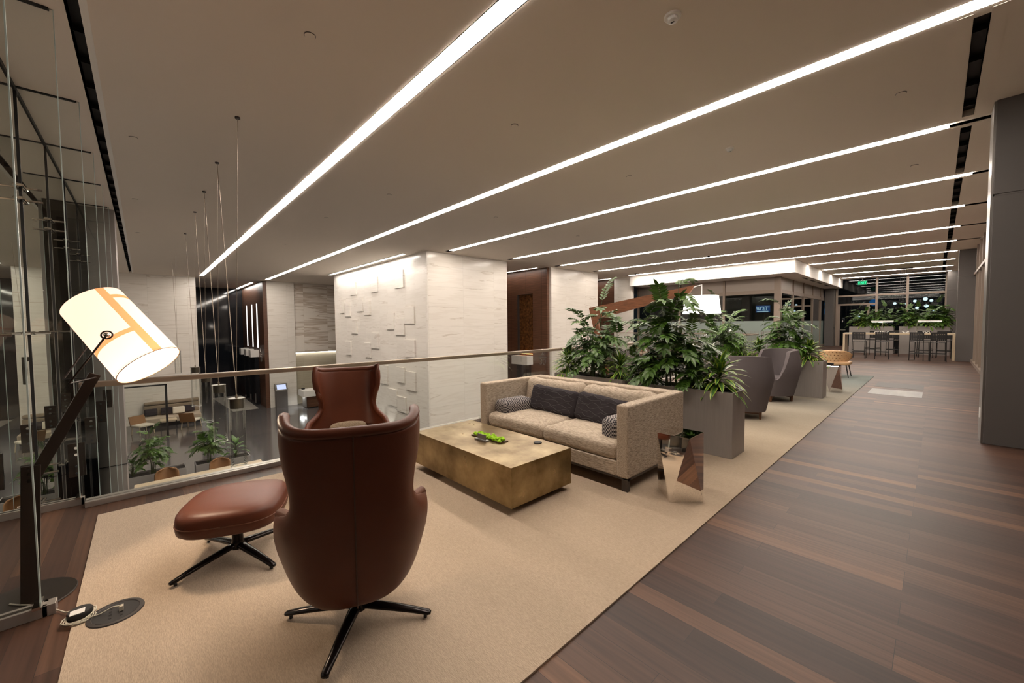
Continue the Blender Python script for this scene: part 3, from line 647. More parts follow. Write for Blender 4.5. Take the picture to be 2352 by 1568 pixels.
# ------------------------------------------------------------------ atrium facade, fins
struct(Bx(-34.5, 3.4, -.955, -.94, ZL, ZC).build('window_6', M['facade']))
fr = MB(); fr.box(-13, 3.4, -.97, -.93, ZC - .05, ZC)
struct(fr.build('trim_34', M['black']))
struct(Bx(-34.5, 3.4, -3.2, -3.1, ZL, ZC + .1).build('wall_night_left', M['night']))
FX = [-3.27 - 1.86 * k for k in range(6)]
ord_ = ['nearest the camera beside the floor lamp', 'second along, where the balcony rail ends', 'third along, over the atrium', 'fourth along, over the atrium', 'fifth along, over the atrium', 'last along before the grey atrium column']
for k, x in enumerate(FX):
    zb = 0.0 if k < 1 else (0.0 if k == 1 else ZL)
    t = thing('glass_fin', 'tall clear glass fin, ' + ord_[k], 'glass fin', (x, -.94, zb), group='structural glass fins along the facade')
    z1 = ZC - zb; b0 = .03 if k < 2 else 0
    Bx(-.006, .006, .02, .480, b0, z1).build('fin_pane', M['clearglass'], t)
    Bx(-.006, .006, .480, .486, b0, z1).build('polished_edge', M['edge'], t)
    if zb == 0:      # same fin continues below the balcony
        pass
    mb = MB(); mb.box(-.02, .02, -.0, .46, z1 - .012, z1); mb.build('head_channel', M['black'], t)
    Bx(-.008, .008, -.012, .012, 0, z1).build('facade_joint', M['black'], t)
    for z in (3.12, 2.98, 1.5) + ((-.12, -.45) if k > 1 else ()):
        if z > ZC: continue
        mb = MB(); a = .13
        zz = z - zb
        mb.tube([(-a, .03, zz), (a, .03, zz)], .013); mb.tube([(-a, .03, zz), (-a, .0, zz)], .02); mb.tube([(a, .03, zz), (a, .0, zz)], .02); mb.tube([(0, .02, zz), (0, .16, zz)], .013)
        mb.build('spider_fitting', M['chrome'], t)
    if k > 1:
        zc_ = (-.38, .02, .42, .42)[min(k - 2, 3)] if False else -.02
        mb = MB(); mb.box(-.02, .02, .24, .38, zc_ - .20 - zb, zc_ + .20 - zb); sp = mb.build('splice_plate', M['lampmetal'], t)
        for dz in (-.15, -.07, .07, .15): MB().tube([(-.05, .31, zc_ + dz - zb), (.05, .31, zc_ + dz - zb)], .017, 10).build('bolt_cap', M['chrome'], sp)
    if k < 2:
        mb = MB(); mb.box(-.035, -.014, -.0, .51, 0, .06); mb.box(.014, .035, -.0, .51, 0, .06); mb.box(-.014, .014, .0, .51, 0, .03)
        if k == 0: mb.box(-.035, .035, .49, .54, .0, .06)
        else: mb.box(-.035, .035, .49, .51, .0, .06)
        mb.build('base_shoe', M['shoe'], t, bevel=.002)
        Bx(-.06, .06, .46, .49, .06, .075).build('clamp', M['chrome'], t)

# ------------------------------------------------------------------ balcony balustrade
br_ = thing('balustrade', 'clear glass balustrade with a bronze handrail along the atrium edge', 'railing', (-5.02, 0, 0))
mb = MB(); mb.box(-.07, .05, -.42, 18.5, 0, .05); mb.build('curb', M['shoe'], br_, bevel=.004)
seg = [(-.42, 2.2), (2.22, 5.02), (5.04, 8.0), (8.02, 11.0), (11.02, 14.0), (14.02, 18.4)]
for a, b in seg: Bx(-.008, .008, a, b, .05, 1.04).build('glass_pane', M['railglass'], br_)
MB().box(-.028, .028, -.42, 18.5, 1.035, 1.085).build('handrail', M['rail'], br_, bevel=.008)
struct(Bx(EX - .02, EX, -.94, 18.6, -.46, 0).build('trim_35', M['white_soffit']))
br2 = thing('balustrade', 'glass balustrade crossing the far end of the atrium', 'railing', (-8.8, 18.65, 0))
Bx(-3.6, 3.7, -.05, .05, 0, .085).build('curb', M['shoe'], br2)
for a, b in ((-3.6, -1.2), (-1.18, 1.2), (1.22, 3.65)): Bx(a, b, -.008, .008, .085, 1.04).build('glass_pane', M['railglass'], br2)
Bx(-3.6, 3.7, -.028, .028, 1.035, 1.085).build('handrail', M['rail'], br2)
for i, dx in enumerate((0, .7)):
    o = MB().tube([(-6.9 + dx, 13.5, -.3), (-6.1 + dx, 16.8, 1.35)], .03).build('stair_handrail', M['white'])
    tag(o, ('far', 'near')[i] + ' pale inclined stair handrail seen behind the planters', 'handrail', 'stair handrails in the atrium')

# ------------------------------------------------------------------ wall washers
def washer(name, label, x0, x1, y0, y1, z=ZC, m_='lens2'):
    t = thing(name, label, 'wall light', ((x0 + x1) / 2, (y0 + y1) / 2, z)); a = (x1 - x0) / 2; b = (y1 - y0) / 2
    Bx(-a, a, -b, b, -.012, -.002).build('lens', M[m_], t)
    fr_ = MB(); fr_.box(-a - .02, -a, -b - .02, b + .02, -.02, 0); fr_.box(a, a + .02, -b - .02, b + .02, -.02, 0); fr_.box(-a, a, -b - .02, -b, -.02, 0); fr_.box(-a, a, b, b + .02, -.02, 0)
    fr_.build('trim_frame', M['slot'], t); return t
washer('wall_washer', 'bright wall-washing slot above the relief tile face of the marble block', -21.6, -13.6, 7.15, 7.27)
washer('wall_washer', 'wall-washing slot above the timber wall behind the lobby slots', -33.2, -28.2, 4.82, 4.98)
washer('wall_washer', 'wall-washing slot above the timber wall with the tall amber niche', -16.0, -12.9, 13.62, 13.70)
washer('wall_washer', 'wall-washing slot above the farthest timber wall', -15.8, -13.2, 20.3, 20.38)
t = thing('cove_light', 'glowing line above the khaki wall behind the reception desk', 'wall light', (-27.04, 7.95, -.07)); Bx(-.05, .05, -1.08, 1.9, -.03, -.005).build('lens', emat('cove', (1, .96, .9, 1), 9), t)
Bx(-.055, .055, -1.08, 1.9, -.005, .008).build('bracket', M['slot'], t)
for i, (x, e_) in enumerate(((-16.6, 40), (-15.6, 40))):
    t = thing('floor_uplight', ('left', 'right')[i] + ' recessed floor uplight grazing the relief wall', 'uplight', (x, 7.25, ZL), group='uplights under the relief wall')
    MB().lathe([(.07, 0), (.09, 0), (.09, .012), (.07, .012)], n=16).build('ring', M['chrome'], t)
    ld = bpy.data.lights.new('spot', 'SPOT'); ld.energy = e_; ld.spot_size = radians(50); ld.spot_blend = .7; ld.color = (1, .95, .9); ld.shadow_soft_size = .03
    lo = bpy.data.objects.new('spot', ld); COL.objects.link(lo); lo.parent = t; lo.location = (0, 0, .03); lo.rotation_euler = (radians(170), 0, 0)

# ================================================================== FURNITURE
# ------------------------------------------------------------------ wing lounge chair (faces local +Y)
def star_base(t, rleg, hub_z, top_z, a0):
    prof = [(.045, hub_z - .02), (.048, hub_z), (.034, hub_z + .03), (.028, top_z)]
    MB().lathe(prof, n=20).build('column', M['blackmetal'], t, smooth=True, ang=40)
    for k in range(4):
        a = a0 + k * pi / 2; d = Vector((cos(a), sin(a), 0)); pts = []; rs = []
        for u, z, r in ((.0, hub_z, .030), (.06, hub_z, .030), (.2, hub_z - .018, .026), (.3, hub_z - .034, .022), (rleg - .012, hub_z - .048, .019), (rleg, hub_z - .050, .012)):
            pts.append(d * u + Vector((0, 0, z))); rs.append(r)
        MB().tube(pts, rs, 12, .62).build('leg', M['blackmetal'], t, smooth=True)
        MB().lathe([(.009, 0), (.009, .014)], tuple(d * (rleg - .03)), 10).build('glide', M['rubber'], t)
def wing_chair(label, loc, rz, legrot):
    t = thing('wing_lounge_chair', label, 'lounge chair', loc, rz, None)
    rows = [(.150, .05, .00, .06, 0), (.157, .15, -.08, .24, 0), (.182, .228, -.15, .38, 0), (.235, .288, -.20, .47, 0), (.31, .327, -.235, .53, 0), (.40, .353, -.255, .54, 0), (.47, .369, -.268, .51, 0), (.54, .368, -.28, .43, .015), (.60, .338, -.29, .28, .03),
            (.66, .276, -.30, .13, .01), (.72, .246, -.312, .085, 0), (.79, .246, -.325, .10, 0), (.87, .263, -.342, .14, 0), (.94, .281, -.358, .18, 0), (1.01, .288, -.375, .205, .008), (1.055, .287, -.388, .205, .03), (1.08, .283, -.395, .20, .05)]
    NS = 28
    def pt(row, s, off=0):
        z, wd, yb, d, lift = row; a = s * pi / 2
        x = math.copysign(abs(sin(a)) ** .72, s) * wd; y = yb + d * (1 - cos(a)) ** 1.25
        return Vector((x, y, z + lift * abs(s) ** 3))
    mb = MB(); vs = []; fs = []
    for r in rows:
        for j in range(NS + 1): vs.append(tuple(pt(r, -1 + 2 * j / NS)))
    for i in range(len(rows) - 1):
        for j in range(NS):
            k = i * (NS + 1) + j; fs.append((k, k + 1, k + NS + 2, k + NS + 1))
    mb.add(vs, fs); sh = mb.build('shell', M['leather'], t, smooth=True, solid=.044, sub=2)
    sh.modifiers.move(0, 0)
    # piping around the free edge and the back seam
    edge = [pt(r, -1) for r in rows[3:]] + [pt(rows[-1], -1 + 2 * j / NS) for j in range(1, NS)] + [pt(r, 1) for r in reversed(rows[3:])]
    MB().tube([p + Vector((0, 0, .010 if 12 < i < 12 + NS else 0)) for i, p in enumerate(edge)], .0245, 8).build('edge_piping', M['leather'], t, smooth=True)
    sp = []
    for i, r in enumerate(rows[2:]):
        p = pt(r, 0); nx_ = rows[min(i + 3, len(rows) - 1)]; pv = rows[max(i + 1, 0)]
        tan = Vector((0, nx_[2] - pv[2], nx_[0] - pv[0])).normalized(); nrm = Vector((0, -tan.z, tan.y)); sp.append(p + nrm * .0235)
    MB().tube(sp, .0035, 6).build('back_seam', M['seam'], t, smooth=True)
    MB().cushion(.225, .235, .055, .05, 8, .3, c=(0, .075, .335)).build('seat_cushion', M['leather'], t, smooth=True, weld=True)
    MB().cushion(.17, .04, .12, .035, 8, .2, c=(0, -.155, .46)).build('lumbar_cushion', M['taupe'], t, smooth=True, weld=True, rot=None)
    MB().lathe([(.09, .13), (.10, .142), (.11, .155)], n=20).build('mount_plate', M['blackmetal'], t, smooth=True, ang=40)
    star_base(t, .385, .075, .14, legrot)
    return t
wing_chair('near cognac leather wing chair seen from behind on a black four-star base', (-2.05, .78, .01), radians(68.8), radians(47 - 68.8))
wing_chair('far cognac leather wing chair facing the camera beside the glass balustrade', (-3.80, 1.40, .01), radians(-110.6), radians(45))

ot = thing('ottoman', 'cognac leather footstool on a black four-star base', 'ottoman', (-3.19, .42, .01), 0)
rings = []
for z, k in ((.285, .80), (.287, .93), (.30, .985), (.325, 1.0), (.36, 1.0), (.385, .985), (.402, .94), (.413, .84), (.42, .66), (.424, .4), (.425, .15)):
    loop = []
    for j in range(48):
        a = 2 * pi * j / 48; n_ = 3.4; rr = 1 / (abs(cos(a)) ** n_ + abs(sin(a)) ** n_) ** (1 / n_)
        loop.append((rr * cos(a) * .298 * k, rr * sin(a) * .29 * k, .425 - (.425 - z) * 1.15))
    rings.append(loop)
MB().ring(rings).build('cushion', M['leather'], ot, smooth=True, rot=(0, 0, radians(-24)))
loop = [Vector(p) for p in rings[3]]; loop.append(loop[0]); MB().tube([Vector((p.x * 1.003, p.y * 1.003, .332)) for p in loop], .0035, 6).build('seam', M['leather_dark'], ot, smooth=True, rot=(0, 0, radians(-24)))
MB().lathe([(.09, .25), (.10, .266)], n=20).build('mount_plate', M['blackmetal'], ot)
star_base(ot, .385, .075, .26, radians(21))

# ------------------------------------------------------------------ floor lamp with striped shade
lp = thing('floor_lamp', 'tall black floor lamp with a tilted glowing shade crossed by orange tape', 'floor lamp', (-3.47, -.52, 0), 0)
e_ = Vector((.16, -.987, 0)); q = lambda u, z, n=0: e_ * u + Vector((.987, .16, 0)) * n + Vector((0, 0, z))
MB().lathe([(.20, 0), (.205, .004), (.20, .010)], (-.04, -.025, 0), 48).build('base_disc', M['lampmetal'], lp, smooth=True, ang=30)
for s_ in (-1, 1): MB().bar(q(0, .01, s_ * .016), q(-.03, .78, s_ * .016), .072, .022).build('pole', M['lampmetal'], lp, bevel=.002)
ar = MB().bar(q(-.035, .70), q(-.30, 1.27), .026, .055).build('arm', M['lampmetal'], lp, bevel=.002)
pv = MB()
for z in (.70, .735, .765): pv.tube([q(-.02, z, -.045), q(-.02, z, .045)], .008)
pv.build('pivot_bolts', M['blackmetal'], lp)
top = q(-.315, 1.705, -.09); bot = q(-.525, 1.315, .16); ax = (bot - top); Ls = ax.length; ax.normalize()
pivot = q(-.335, 1.51, .215); vtx = q(-.18, 1.24, .17)
pivb = pivot + Vector((-.987, -.16, 0)) * .40; vtb = vtx + Vector((-.987, -.16, 0)) * .32
MB().tube([pivot, vtx, q(-.30, 1.25, .02), vtb, pivb], .0055, 8).build('wire_bracket', M['lampmetal'], lp, smooth=True)
x_ = ax.cross(Vector((.987, .16, 0))).normalized(); y_ = ax.cross(x_).normalized()
R1, R2, NN = .155, .172, 64
vs = []; fs = []; uv = []; NV = 6
for i in range(NV + 1):
    f_ = i / NV; c_ = top + ax * Ls * f_; r_ = R1 + (R2 - R1) * f_
    for j in range(NN): a = 2 * pi * j / NN; vs.append(tuple(c_ + x_ * r_ * cos(a) + y_ * r_ * sin(a)))
for i in range(NV):
    for j in range(NN):
        k = (j + 1) % NN; fs.append((i * NN + j, i * NN + k, (i + 1) * NN + k, (i + 1) * NN + j))
        uv.append([(j / NN, 1 - i / NV), ((j + 1) / NN, 1 - i / NV), ((j + 1) / NN, 1 - (i + 1) / NV), (j / NN, 1 - (i + 1) / NV)])
MB().add(vs, fs, uv).build('lamp_shade', M['stripeshade'], lp, smooth=True)
dfz = top + ax * (Ls - .012)
MB().ring([[tuple(dfz + ax * dz + x_ * (R2 - .004) * cos(2 * pi * j / NN) + y_ * (R2 - .004) * sin(2 * pi * j / NN)) for j in range(NN)] for dz in (0, .002)]).build('diffuser', emat('lamp_diffuser', (1, .88, .72, 1), 5.5), lp)
MB().tube([bot + x_ * R2 * cos(2 * pi * j / 48) + y_ * R2 * sin(2 * pi * j / 48) for j in range(49)], .0025, 6).build('shade_rim', M['tanleather'], lp, smooth=True)
rn = MB(); pc = pivot; nn = Vector((.987, .16, 0))
rn.tube([pc + (x_ * cos(a) + ax * sin(a)) * .024 for a in [2 * pi * i / 24 for i in range(25)]], .0045, 8); rn.build('pivot_ring', M['lampmetal'], lp, smooth=True)
MB().sphere(tuple(pc), .016, 8).build('pivot_knob', M['chrome'], lp, smooth=True)
ld = bpy.data.lights.new('bulb', 'SPOT'); ld.energy = 42; ld.color = (1, .74, .5); ld.shadow_soft_size = .06; ld.spot_size = radians(125); ld.spot_blend = .25
lo = bpy.data.objects.new('bulb', ld); COL.objects.link(lo); lo.parent = lp; lo.location = top + ax * (Ls + .005); lo.rotation_euler = ax.to_track_quat('-Z', 'Y').to_euler()

# cord box and floor outlet
fb = thing('floor_outlet', 'round black floor outlet set in the rug near the lamp', 'floor outlet', (-2.995, -.16, .01))
MB().lathe([(.115, 0), (.112, .006), (.095, .007), (.092, .004)], n=40).build('cover_ring', M['gunmetal'], fb, smooth=True, ang=30)
MB().lathe([(.091, .003), (.091, .005)], n=40).build('lid', M['rubber'], fb)
mb = MB()
for dx in (-.05, -.02, .012, .045):
    for dy in (-.022, .022): mb.box(dx - .002, dx + .002, dy - .006, dy + .006, .0051, .0058); mb.box(dx + .006, dx + .010, dy - .006, dy + .006, .0051, .0058)
mb.build('socket_slots', M['black'], fb)
Bx(-.012, .012, .012, .03, .005, .03).build('plug', M['cable'], fb)
td = tag(MB().lathe([(.046, 0), (.05, .006), (.05, .026), (.046, .032), (.03, .033)], n=32).build('transformer_disc', M['rubber'], smooth=True, ang=35, loc=(-3.10, -.30, .010)), 'round black dimmer puck lying on the rug edge', 'dimmer')
Bx(-.006, .042, -.035, .02, .0, .002).build('paper_label', M['white'], td, loc=(0, 0, .0325))
cb = MB(); rnd = random.Random(3); P0 = [(-3.50, -.60, .012), (-3.44, -.55, .014), (-3.35, -.46, .014)]
cb.tube(P0 + [(-3.25, -.40, .013), (-3.18, -.36, .014), (-3.15, -.31, .02)], .004, 6)
pts = []
for i in range(60):
    a = i * .42; r_ = .06 + .012 * sin(i * .9); pts.append((-3.075 + r_ * cos(a), -.30 + r_ * 1.0 * sin(a), .014 + .0008 * i * .25))
pts += [(-3.02, -.22, .02), (-3.0, -.17, .045), (-2.995, -.142, .04)]
cb.tube(pts, .0032, 6)
tag(cb.build('lamp_cord', M['cable'], smooth=True), 'pale clear cord looped on the floor between lamp and outlet', 'cord')

# ------------------------------------------------------------------ coffee table and things on it
ct = thing('coffee_table', 'large low block coffee table in mottled brass', 'coffee table', (-3.065, 2.50, .01))
Bx(-.765, .765, -.38, .38, .055, .39).build('block', M['brass'], ct, bevel=.002)
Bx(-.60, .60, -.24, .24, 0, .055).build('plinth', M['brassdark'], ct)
mt_ = thing('moss_tray', 'rectangular tray of bright lime green moss on the brass table', 'moss tray', (-3.07, 2.535, .40), radians(0))
Bx(-.22, .22, -.055, .055, 0, .010).build('tray', M['brassdark'], mt_)
rnd = random.Random(8); mb = MB()
for i in range(90):
    x = rnd.uniform(-.2, .2); y = rnd.uniform(-.042, .042); r_ = rnd.uniform(.010, .022); mb.sphere((x, y, .012 + rnd.uniform(0, .018)), r_, 5, .8)
mo = mb.build('moss', M['moss'], mt_, smooth=True); mo['kind'] = 'stuff'
mt_.location = (-3.07, 2.53, .40); mt_.rotation_euler.z = radians(2)
ch_ = thing('card_holder', 'small steel stand with a dark card beside the moss', 'card holder', (-3.07, 2.435, .40), radians(4))
Bx(-.085, .085, -.022, .022, 0, .014).build('base', M['acrylic'], ch_, bevel=.001)
Bx(-.06, .06, -.003, .003, .014, .062).build('card', M['acrylic'], ch_)
tag(MB().lathe([(.038, 0), (.04, .003), (.038, .008), (.02, .009)], n=32).build('coaster', M['rubber'], smooth=True, ang=30, loc=(-2.62, 2.77, .40)), 'small round black disc on the right end of the brass table', 'coaster')

# ------------------------------------------------------------------ sofa
so = thing('sofa', 'oatmeal weave box-arm sofa on dark metal legs', 'sofa', (0, 0, .01))
X0, X1, Y0, Y1, ST = -4.0, -1.87, 3.15, 4.30, .80
sbv = dict(bevel=.018, bseg=3)
Bx(X0, X0 + .12, Y0, Y1, .13, ST).build('arm', M['sofah'], so, **sbv)
Bx(X1 - .12, X1, Y0, Y1, .13, ST).build('arm', M['sofah'], so, **sbv)
Bx(X0 + .12, X1 - .12, Y1 - .16, Y1, .13, ST).build('back', M['sofa'], so, **sbv)
Bx(X0 + .12, X1 - .12, Y0 + .01, Y1 - .16, .13, .27).build('base', M['sofa'], so, bevel=.01)
for cx_, sd in (((X0 + X1) / 2 - .47, 1), ((X0 + X1) / 2 + .47, 2)):
    MB().cushion(.472, .44, .085, .06, 14, .22, c=(cx_, 3.60, .345), seed=sd, wr=.004).build('seat_cushion', M['sofa'], so, smooth=True, weld=True)
    MB().cushion(.468, .125, .205, .10, 18, .0, c=(cx_, 3.955, .60), seed=sd + 4, wr=.011, xf=Matrix.Rotation(radians(-9), 4, 'X')).build('back_cushion', M['sofa'], so, smooth=True, weld=True)
mb = MB()
mb.box(X0 + .02, X1 - .02, Y0 + .04, Y0 + .08, .10, .13); mb.box(X0 + .02, X1 - .02, Y1 - .08, Y1 - .04, .10, .13); mb.box(X0 + .02, X0 + .06, Y0 + .04, Y1 - .04, .10, .13); mb.box(X1 - .06, X1 - .02, Y0 + .04, Y1 - .04, .10, .13)
mb.build('frame', M['gunmetal'], so)
for x in (X0 + .05, X1 - .05):
    for y in (Y0 + .05, Y1 - .07): Bx(x - .03, x + .03, y - .02, y + .02, 0, .11).build('leg', M['gunmetal'], so)
def veinpillow(label, loc, rot, w_, h_, seed):
    t = thing('throw_pillow', label, 'pillow', loc, 0, 'charcoal throw pillows on the sofa')
    t.rotation_euler = rot
    MB().cushion(w_, .075, h_, .06, 12, 0, seed=seed, wr=.004).build('cover', M['darkcush'], t, smooth=True, weld=True)
    rnd = random.Random(seed); mb = MB()
    for k in range(7):
        z0 = -h_ * .8 + k * h_ * 1.6 / 6; pts = []
        for i in range(13):
            x = -w_ * .9 + i * w_ * 1.8 / 12; z = z0 + (.5 * h_ * 1.6 / 6) * (1 if (i + k * 2 + (rnd.random() < .25)) % 4 < 2 else -1) * rnd.uniform(.1, 1.0); x += rnd.uniform(-.02, .02)
            z = max(-h_ * .88, min(h_ * .88, z)); pts.append((x, -.0755, z))
        mb.tube(pts, .0032, 5)
    mb.build('raised_cord', M['cordcush'], t); return t
veinpillow('left charcoal pillow with a raised crackle pattern on the sofa', (-3.26, 3.76, .585), (radians(-16), radians(3), radians(3)), .36, .165, 3)
veinpillow('right charcoal pillow with a raised crackle pattern on the sofa', (-2.55, 3.74, .575), (radians(-18), radians(3), radians(-4)), .34, .165, 5)
def bolster(label, loc, rot, a, b, c, sd):
    t = MB().cushion(a, b, c, .07, 12, .1, seed=sd, wr=.003).build('bolster_pillow', M['hound'], smooth=True, weld=True, loc=loc, rot=rot)
    return tag(t, label, 'pillow', 'houndstooth bolsters at the sofa ends')
bolster('houndstooth bolster lying against the left sofa arm', (-3.73, 3.50, .495), (0, 0, radians(82)), .24, .13, .10, 1)
bolster('houndstooth bolster standing against the right sofa arm', (-2.15, 3.46, .50), (radians(0), radians(0), radians(80)), .17, .11, .125, 2)

# ------------------------------------------------------------------ faceted mirror side tables
def mirror_table(label, loc, rz, dark=False):
    t = thing('side_table', label, 'side table', loc, rz, 'faceted mirror side tables')
    hb = .205; T = [(-.145, -.145, .57), (.145, -.145, .57), (.145, .145, .57), (-.145, .145, .57)]
    B = [(0, -hb, 0), (hb, 0, 0), (0, hb, 0), (-hb, 0, 0)]
    vs = B + T; fs = []
    for i in range(4):
        j = (i + 1) % 4
        fs.append((i, j, 4 + j)); fs.append((i, 4 + j, 4 + i))
    fs.append((4, 5, 6, 7)); fs.append((3, 2, 1, 0))
    MB().add(vs, fs).build('faceted_body', M['mirror'], t, bevel=.002, bseg=1)
    return t
mt1 = mirror_table('mirror-polished faceted side table beside the sofa arm', (-1.535, 3.465, .011), radians(0))
for f in [o for o in bpy.data.objects if o.parent == mt1]: pass
mt2 = mirror_table('mirror-polished faceted side table far off behind the second planter', (-1.58, 11.15, .011), radians(0))
tag(Bx(-1.66, -1.54, 11.05, 11.14, .582, .64).build('tissue_box', M['black']), 'small black box on the far mirrored side table', 'box')

# ------------------------------------------------------------------ planters and plants
def planter(label, x0, x1, y0, y1, z0, z1, group, m_='planter'):
    t = thing('planter', label, 'planter', ((x0 + x1) / 2, (y0 + y1) / 2, z0), group=group); a = (x1 - x0) / 2; b = (y1 - y0) / 2; h_ = z1 - z0; k = .022
    mb = MB(); o = [(-a, -b), (a, -b), (a, b), (-a, b)]; i_ = [(-a + k, -b + k), (a - k, -b + k), (a - k, b - k), (-a + k, b - k)]
    vs = [(x, y, 0) for x, y in o] + [(x, y, h_) for x, y in o] + [(x, y, h_) for x, y in i_] + [(x, y, h_ - .10) for x, y in i_]
    fs = [(3, 2, 1, 0)]
    for u in range(4):
        v_ = (u + 1) % 4; fs += [(u, v_, 4 + v_, 4 + u), (4 + u, 4 + v_, 8 + v_, 8 + u), (8 + u, 8 + v_, 12 + v_, 12 + u)]
    fs.append((12, 13, 14, 15)); mb.add(vs, fs); mb.build('box', M[m_], t, bevel=.003)
    Bx(-a + k, a - k, -b + k, b - k, h_ - .10, h_ - .045).build('soil', M['soil'], t)
    return t
gpl = 'grey metal planter boxes on the upper floor'
planter('nearest grey metal planter, end showing beside the mirrored table', -2.82, -1.54, 4.80, 5.22, .011, .76, gpl)
planter('grey metal planter hidden behind the left half of the sofa', -4.25, -2.95, 4.90, 5.32, .011, .76, gpl)
planter('grey metal planter beyond the grey tub chairs, end showing', -2.85, -1.54, 9.93, 10.33, .011, .76, gpl)
planter('grey metal planter near the balustrade beyond the arc lamp', -4.3, -2.98, 9.93, 10.33, .011, .76, gpl)
gfp = 'tall grey planters behind the high table'
planter('left tall grey planter behind the high table', -3.05, -1.42, 26.2, 26.7, 0, 1.30, gfp)
planter('right tall grey planter behind the high table', -1.25, .38, 26.2, 26.7, 0, 1.30, gfp)
M['planter_light'] = mat('lobby_planter_grey', (.30, .28, .27, 1), .5)
glp = 'planters down on the lobby floor'
planter('left lobby planter seen down through the balustrade glass', -15.55, -15.02, -1.15, .80, ZL, -2.58, glp, 'planter_light')
planter('right lobby planter seen down through the balustrade glass', -15.55, -15.02, 1.02, 2.4, ZL, -2.58, glp, 'planter_light')

def leaf(mb, base, d, n, L_, W_, droop=.3, seg=3, fold=.15, wide=.4):
    """lanceolate leaf: base point, direction d, surface normal n"""
    d = d.normalized(); sd = d.cross(n)
    if sd.length < 1e-4: sd = d.cross(Vector((1, 0, 0)))
    sd.normalize(); n = sd.cross(d).normalized(); vs = []; fs = []; uv = []; p = Vector(base); dd = Vector(d)
    for i in range(seg + 1):
        u = i / seg; wd = W_ * .5 * max(.04, sin(pi * min(.999, u ** (.75 if wide else 1) * .97 + .03))) ** .8
        if i == seg: wd = .0005
        vs += [tuple(p - sd * wd + n * wd * fold), tuple(p), tuple(p + sd * wd + n * wd * fold)]
        dd = (dd + Vector((0, 0, -droop / seg))).normalized(); p = p + dd * L_ / seg
    for i in range(seg):
        a = i * 3; fs += [(a, a + 1, a + 4, a + 3), (a + 1, a + 2, a + 5, a + 4)]
        v0 = i / seg; v1 = (i + 1) / seg; uv += [[(0, v0), (.5, v0), (.5, v1), (0, v1)], [(.5, v0), (1, v0), (1, v1), (.5, v1)]]
    mb.add(vs, fs, uv)
def palm_mesh(seed, h=1.3, spread=.45, canes=9, fl=(.28, .46), ll=.125, lw=.042, lean=.16, low=.25):
    rnd = random.Random(seed); lf = MB(); st = MB(); st.cur = 0
    for c in range(canes):
        a = rnd.uniform(0, 2 * pi); b = Vector((rnd.uniform(-.07, .07), rnd.uniform(-.05, .05), 0)); hh = h * (rnd.uniform(.42, .8) if c else 1.0)
        ln = lean * rnd.uniform(.4, 1.6) * (1 if c else .25); pts = [b + Vector((cos(a) * ln * u * u, sin(a) * ln * u * u, hh * .93 * u)) for u in (0, .25, .5, .75, 1)]
        st.tube(pts, [.008, .007, .006, .005, .003], 5)
        nf = 7 if c else 9
        for k in range(nf):
            u = low + (1 - low) * (k + rnd.uniform(0, .6)) / nf; u = min(u, .99); i = int(u * 4); p = pts[i].lerp(pts[i + 1], u * 4 - i)
            az = a + k * 2.4 + rnd.uniform(-.3, .3); el = radians(rnd.uniform(15, 50)) + (u > .9) * .6; F_ = rnd.uniform(*fl) * (1.0 - .35 * u) * spread / .45
            d = Vector((cos(az) * cos(el), sin(az) * cos(el), sin(el))); rp = [p]; n_ = 9
            for s_ in range(n_):
                d = (d + Vector((0, 0, -.13))).normalized(); rp.append(rp[-1] + d * F_ / n_)
            st.tube(rp[::3], [.0035, .0028, .002, .0012], 4)
            for s_ in range(2, n_ + 1):
                t_ = (rp[s_] - rp[s_ - 1]).normalized(); sd = t_.cross(Vector((0, 0, 1)))
                if sd.length < .05: sd = Vector((1, 0, 0))
                sd.normalize(); up_ = sd.cross(t_)
                for g in (-1, 1):
                    dv = (t_ * .75 + sd * g * .85 + up_ * rnd.uniform(-.05, .35)); leaf(lf, rp[s_], dv, up_ + Vector((rnd.uniform(-.3, .3), rnd.uniform(-.3, .3), 0)), ll * rnd.uniform(.75, 1.1) * (1 - .35 * abs(s_ / n_ - .5)), lw * rnd.uniform(.8, 1.15), .55, 3)
            leaf(lf, rp[-1], d, Vector((0, 0, 1)), ll, lw, .5, 3)
    return lf, st
def strap_mesh(seed, n=34, L_=.38, W_=.036, h=.25):
    rnd = random.Random(seed); lf = MB(); st = MB(); st.tube([(0, 0, 0), (.0, .01, h)], [.014, .008], 6)
    for i in range(n):
        u = i / n; az = i * 2.39996; el = radians(-5 + 80 * u + rnd.uniform(-8, 8)); l = L_ * (1 - .35 * u) * rnd.uniform(.85, 1.1)
        leaf(lf, (0, 0, h * (.35 + .65 * u)), Vector((cos(az) * cos(el), sin(az) * cos(el), sin(el))), Vector((0, 0, 1)) + Vector((cos(az), sin(az), 0)) * -.6, l, W_ * rnd.uniform(.85, 1.2), rnd.uniform(.75, 1.3), 6, .3, 0)
    return lf, st
def broad_mesh(seed, n=16, L_=.26, W_=.11, h=.42):
    rnd = random.Random(seed); lf = MB(); st = MB()
    for i in range(n):
        az = i * 2.4 + rnd.uniform(-.3, .3); u = i / n; el = radians(10 + 60 * u); hh = h * (.4 + .6 * u); r_ = .12 * (1 - u)
        p = Vector((cos(az) * r_, sin(az) * r_, hh)); st.tube([(0, 0, 0), tuple(p * .6), tuple(p)], [.006, .005, .004], 5)
        leaf(lf, p, Vector((cos(az) * cos(el), sin(az) * cos(el), sin(el))), Vector((0, 0, 1)) - Vector((cos(az), sin(az), 0)) * .5, L_ * rnd.uniform(.8, 1.1), W_ * rnd.uniform(.8, 1.1), .9, 5, .12)
    return lf, st
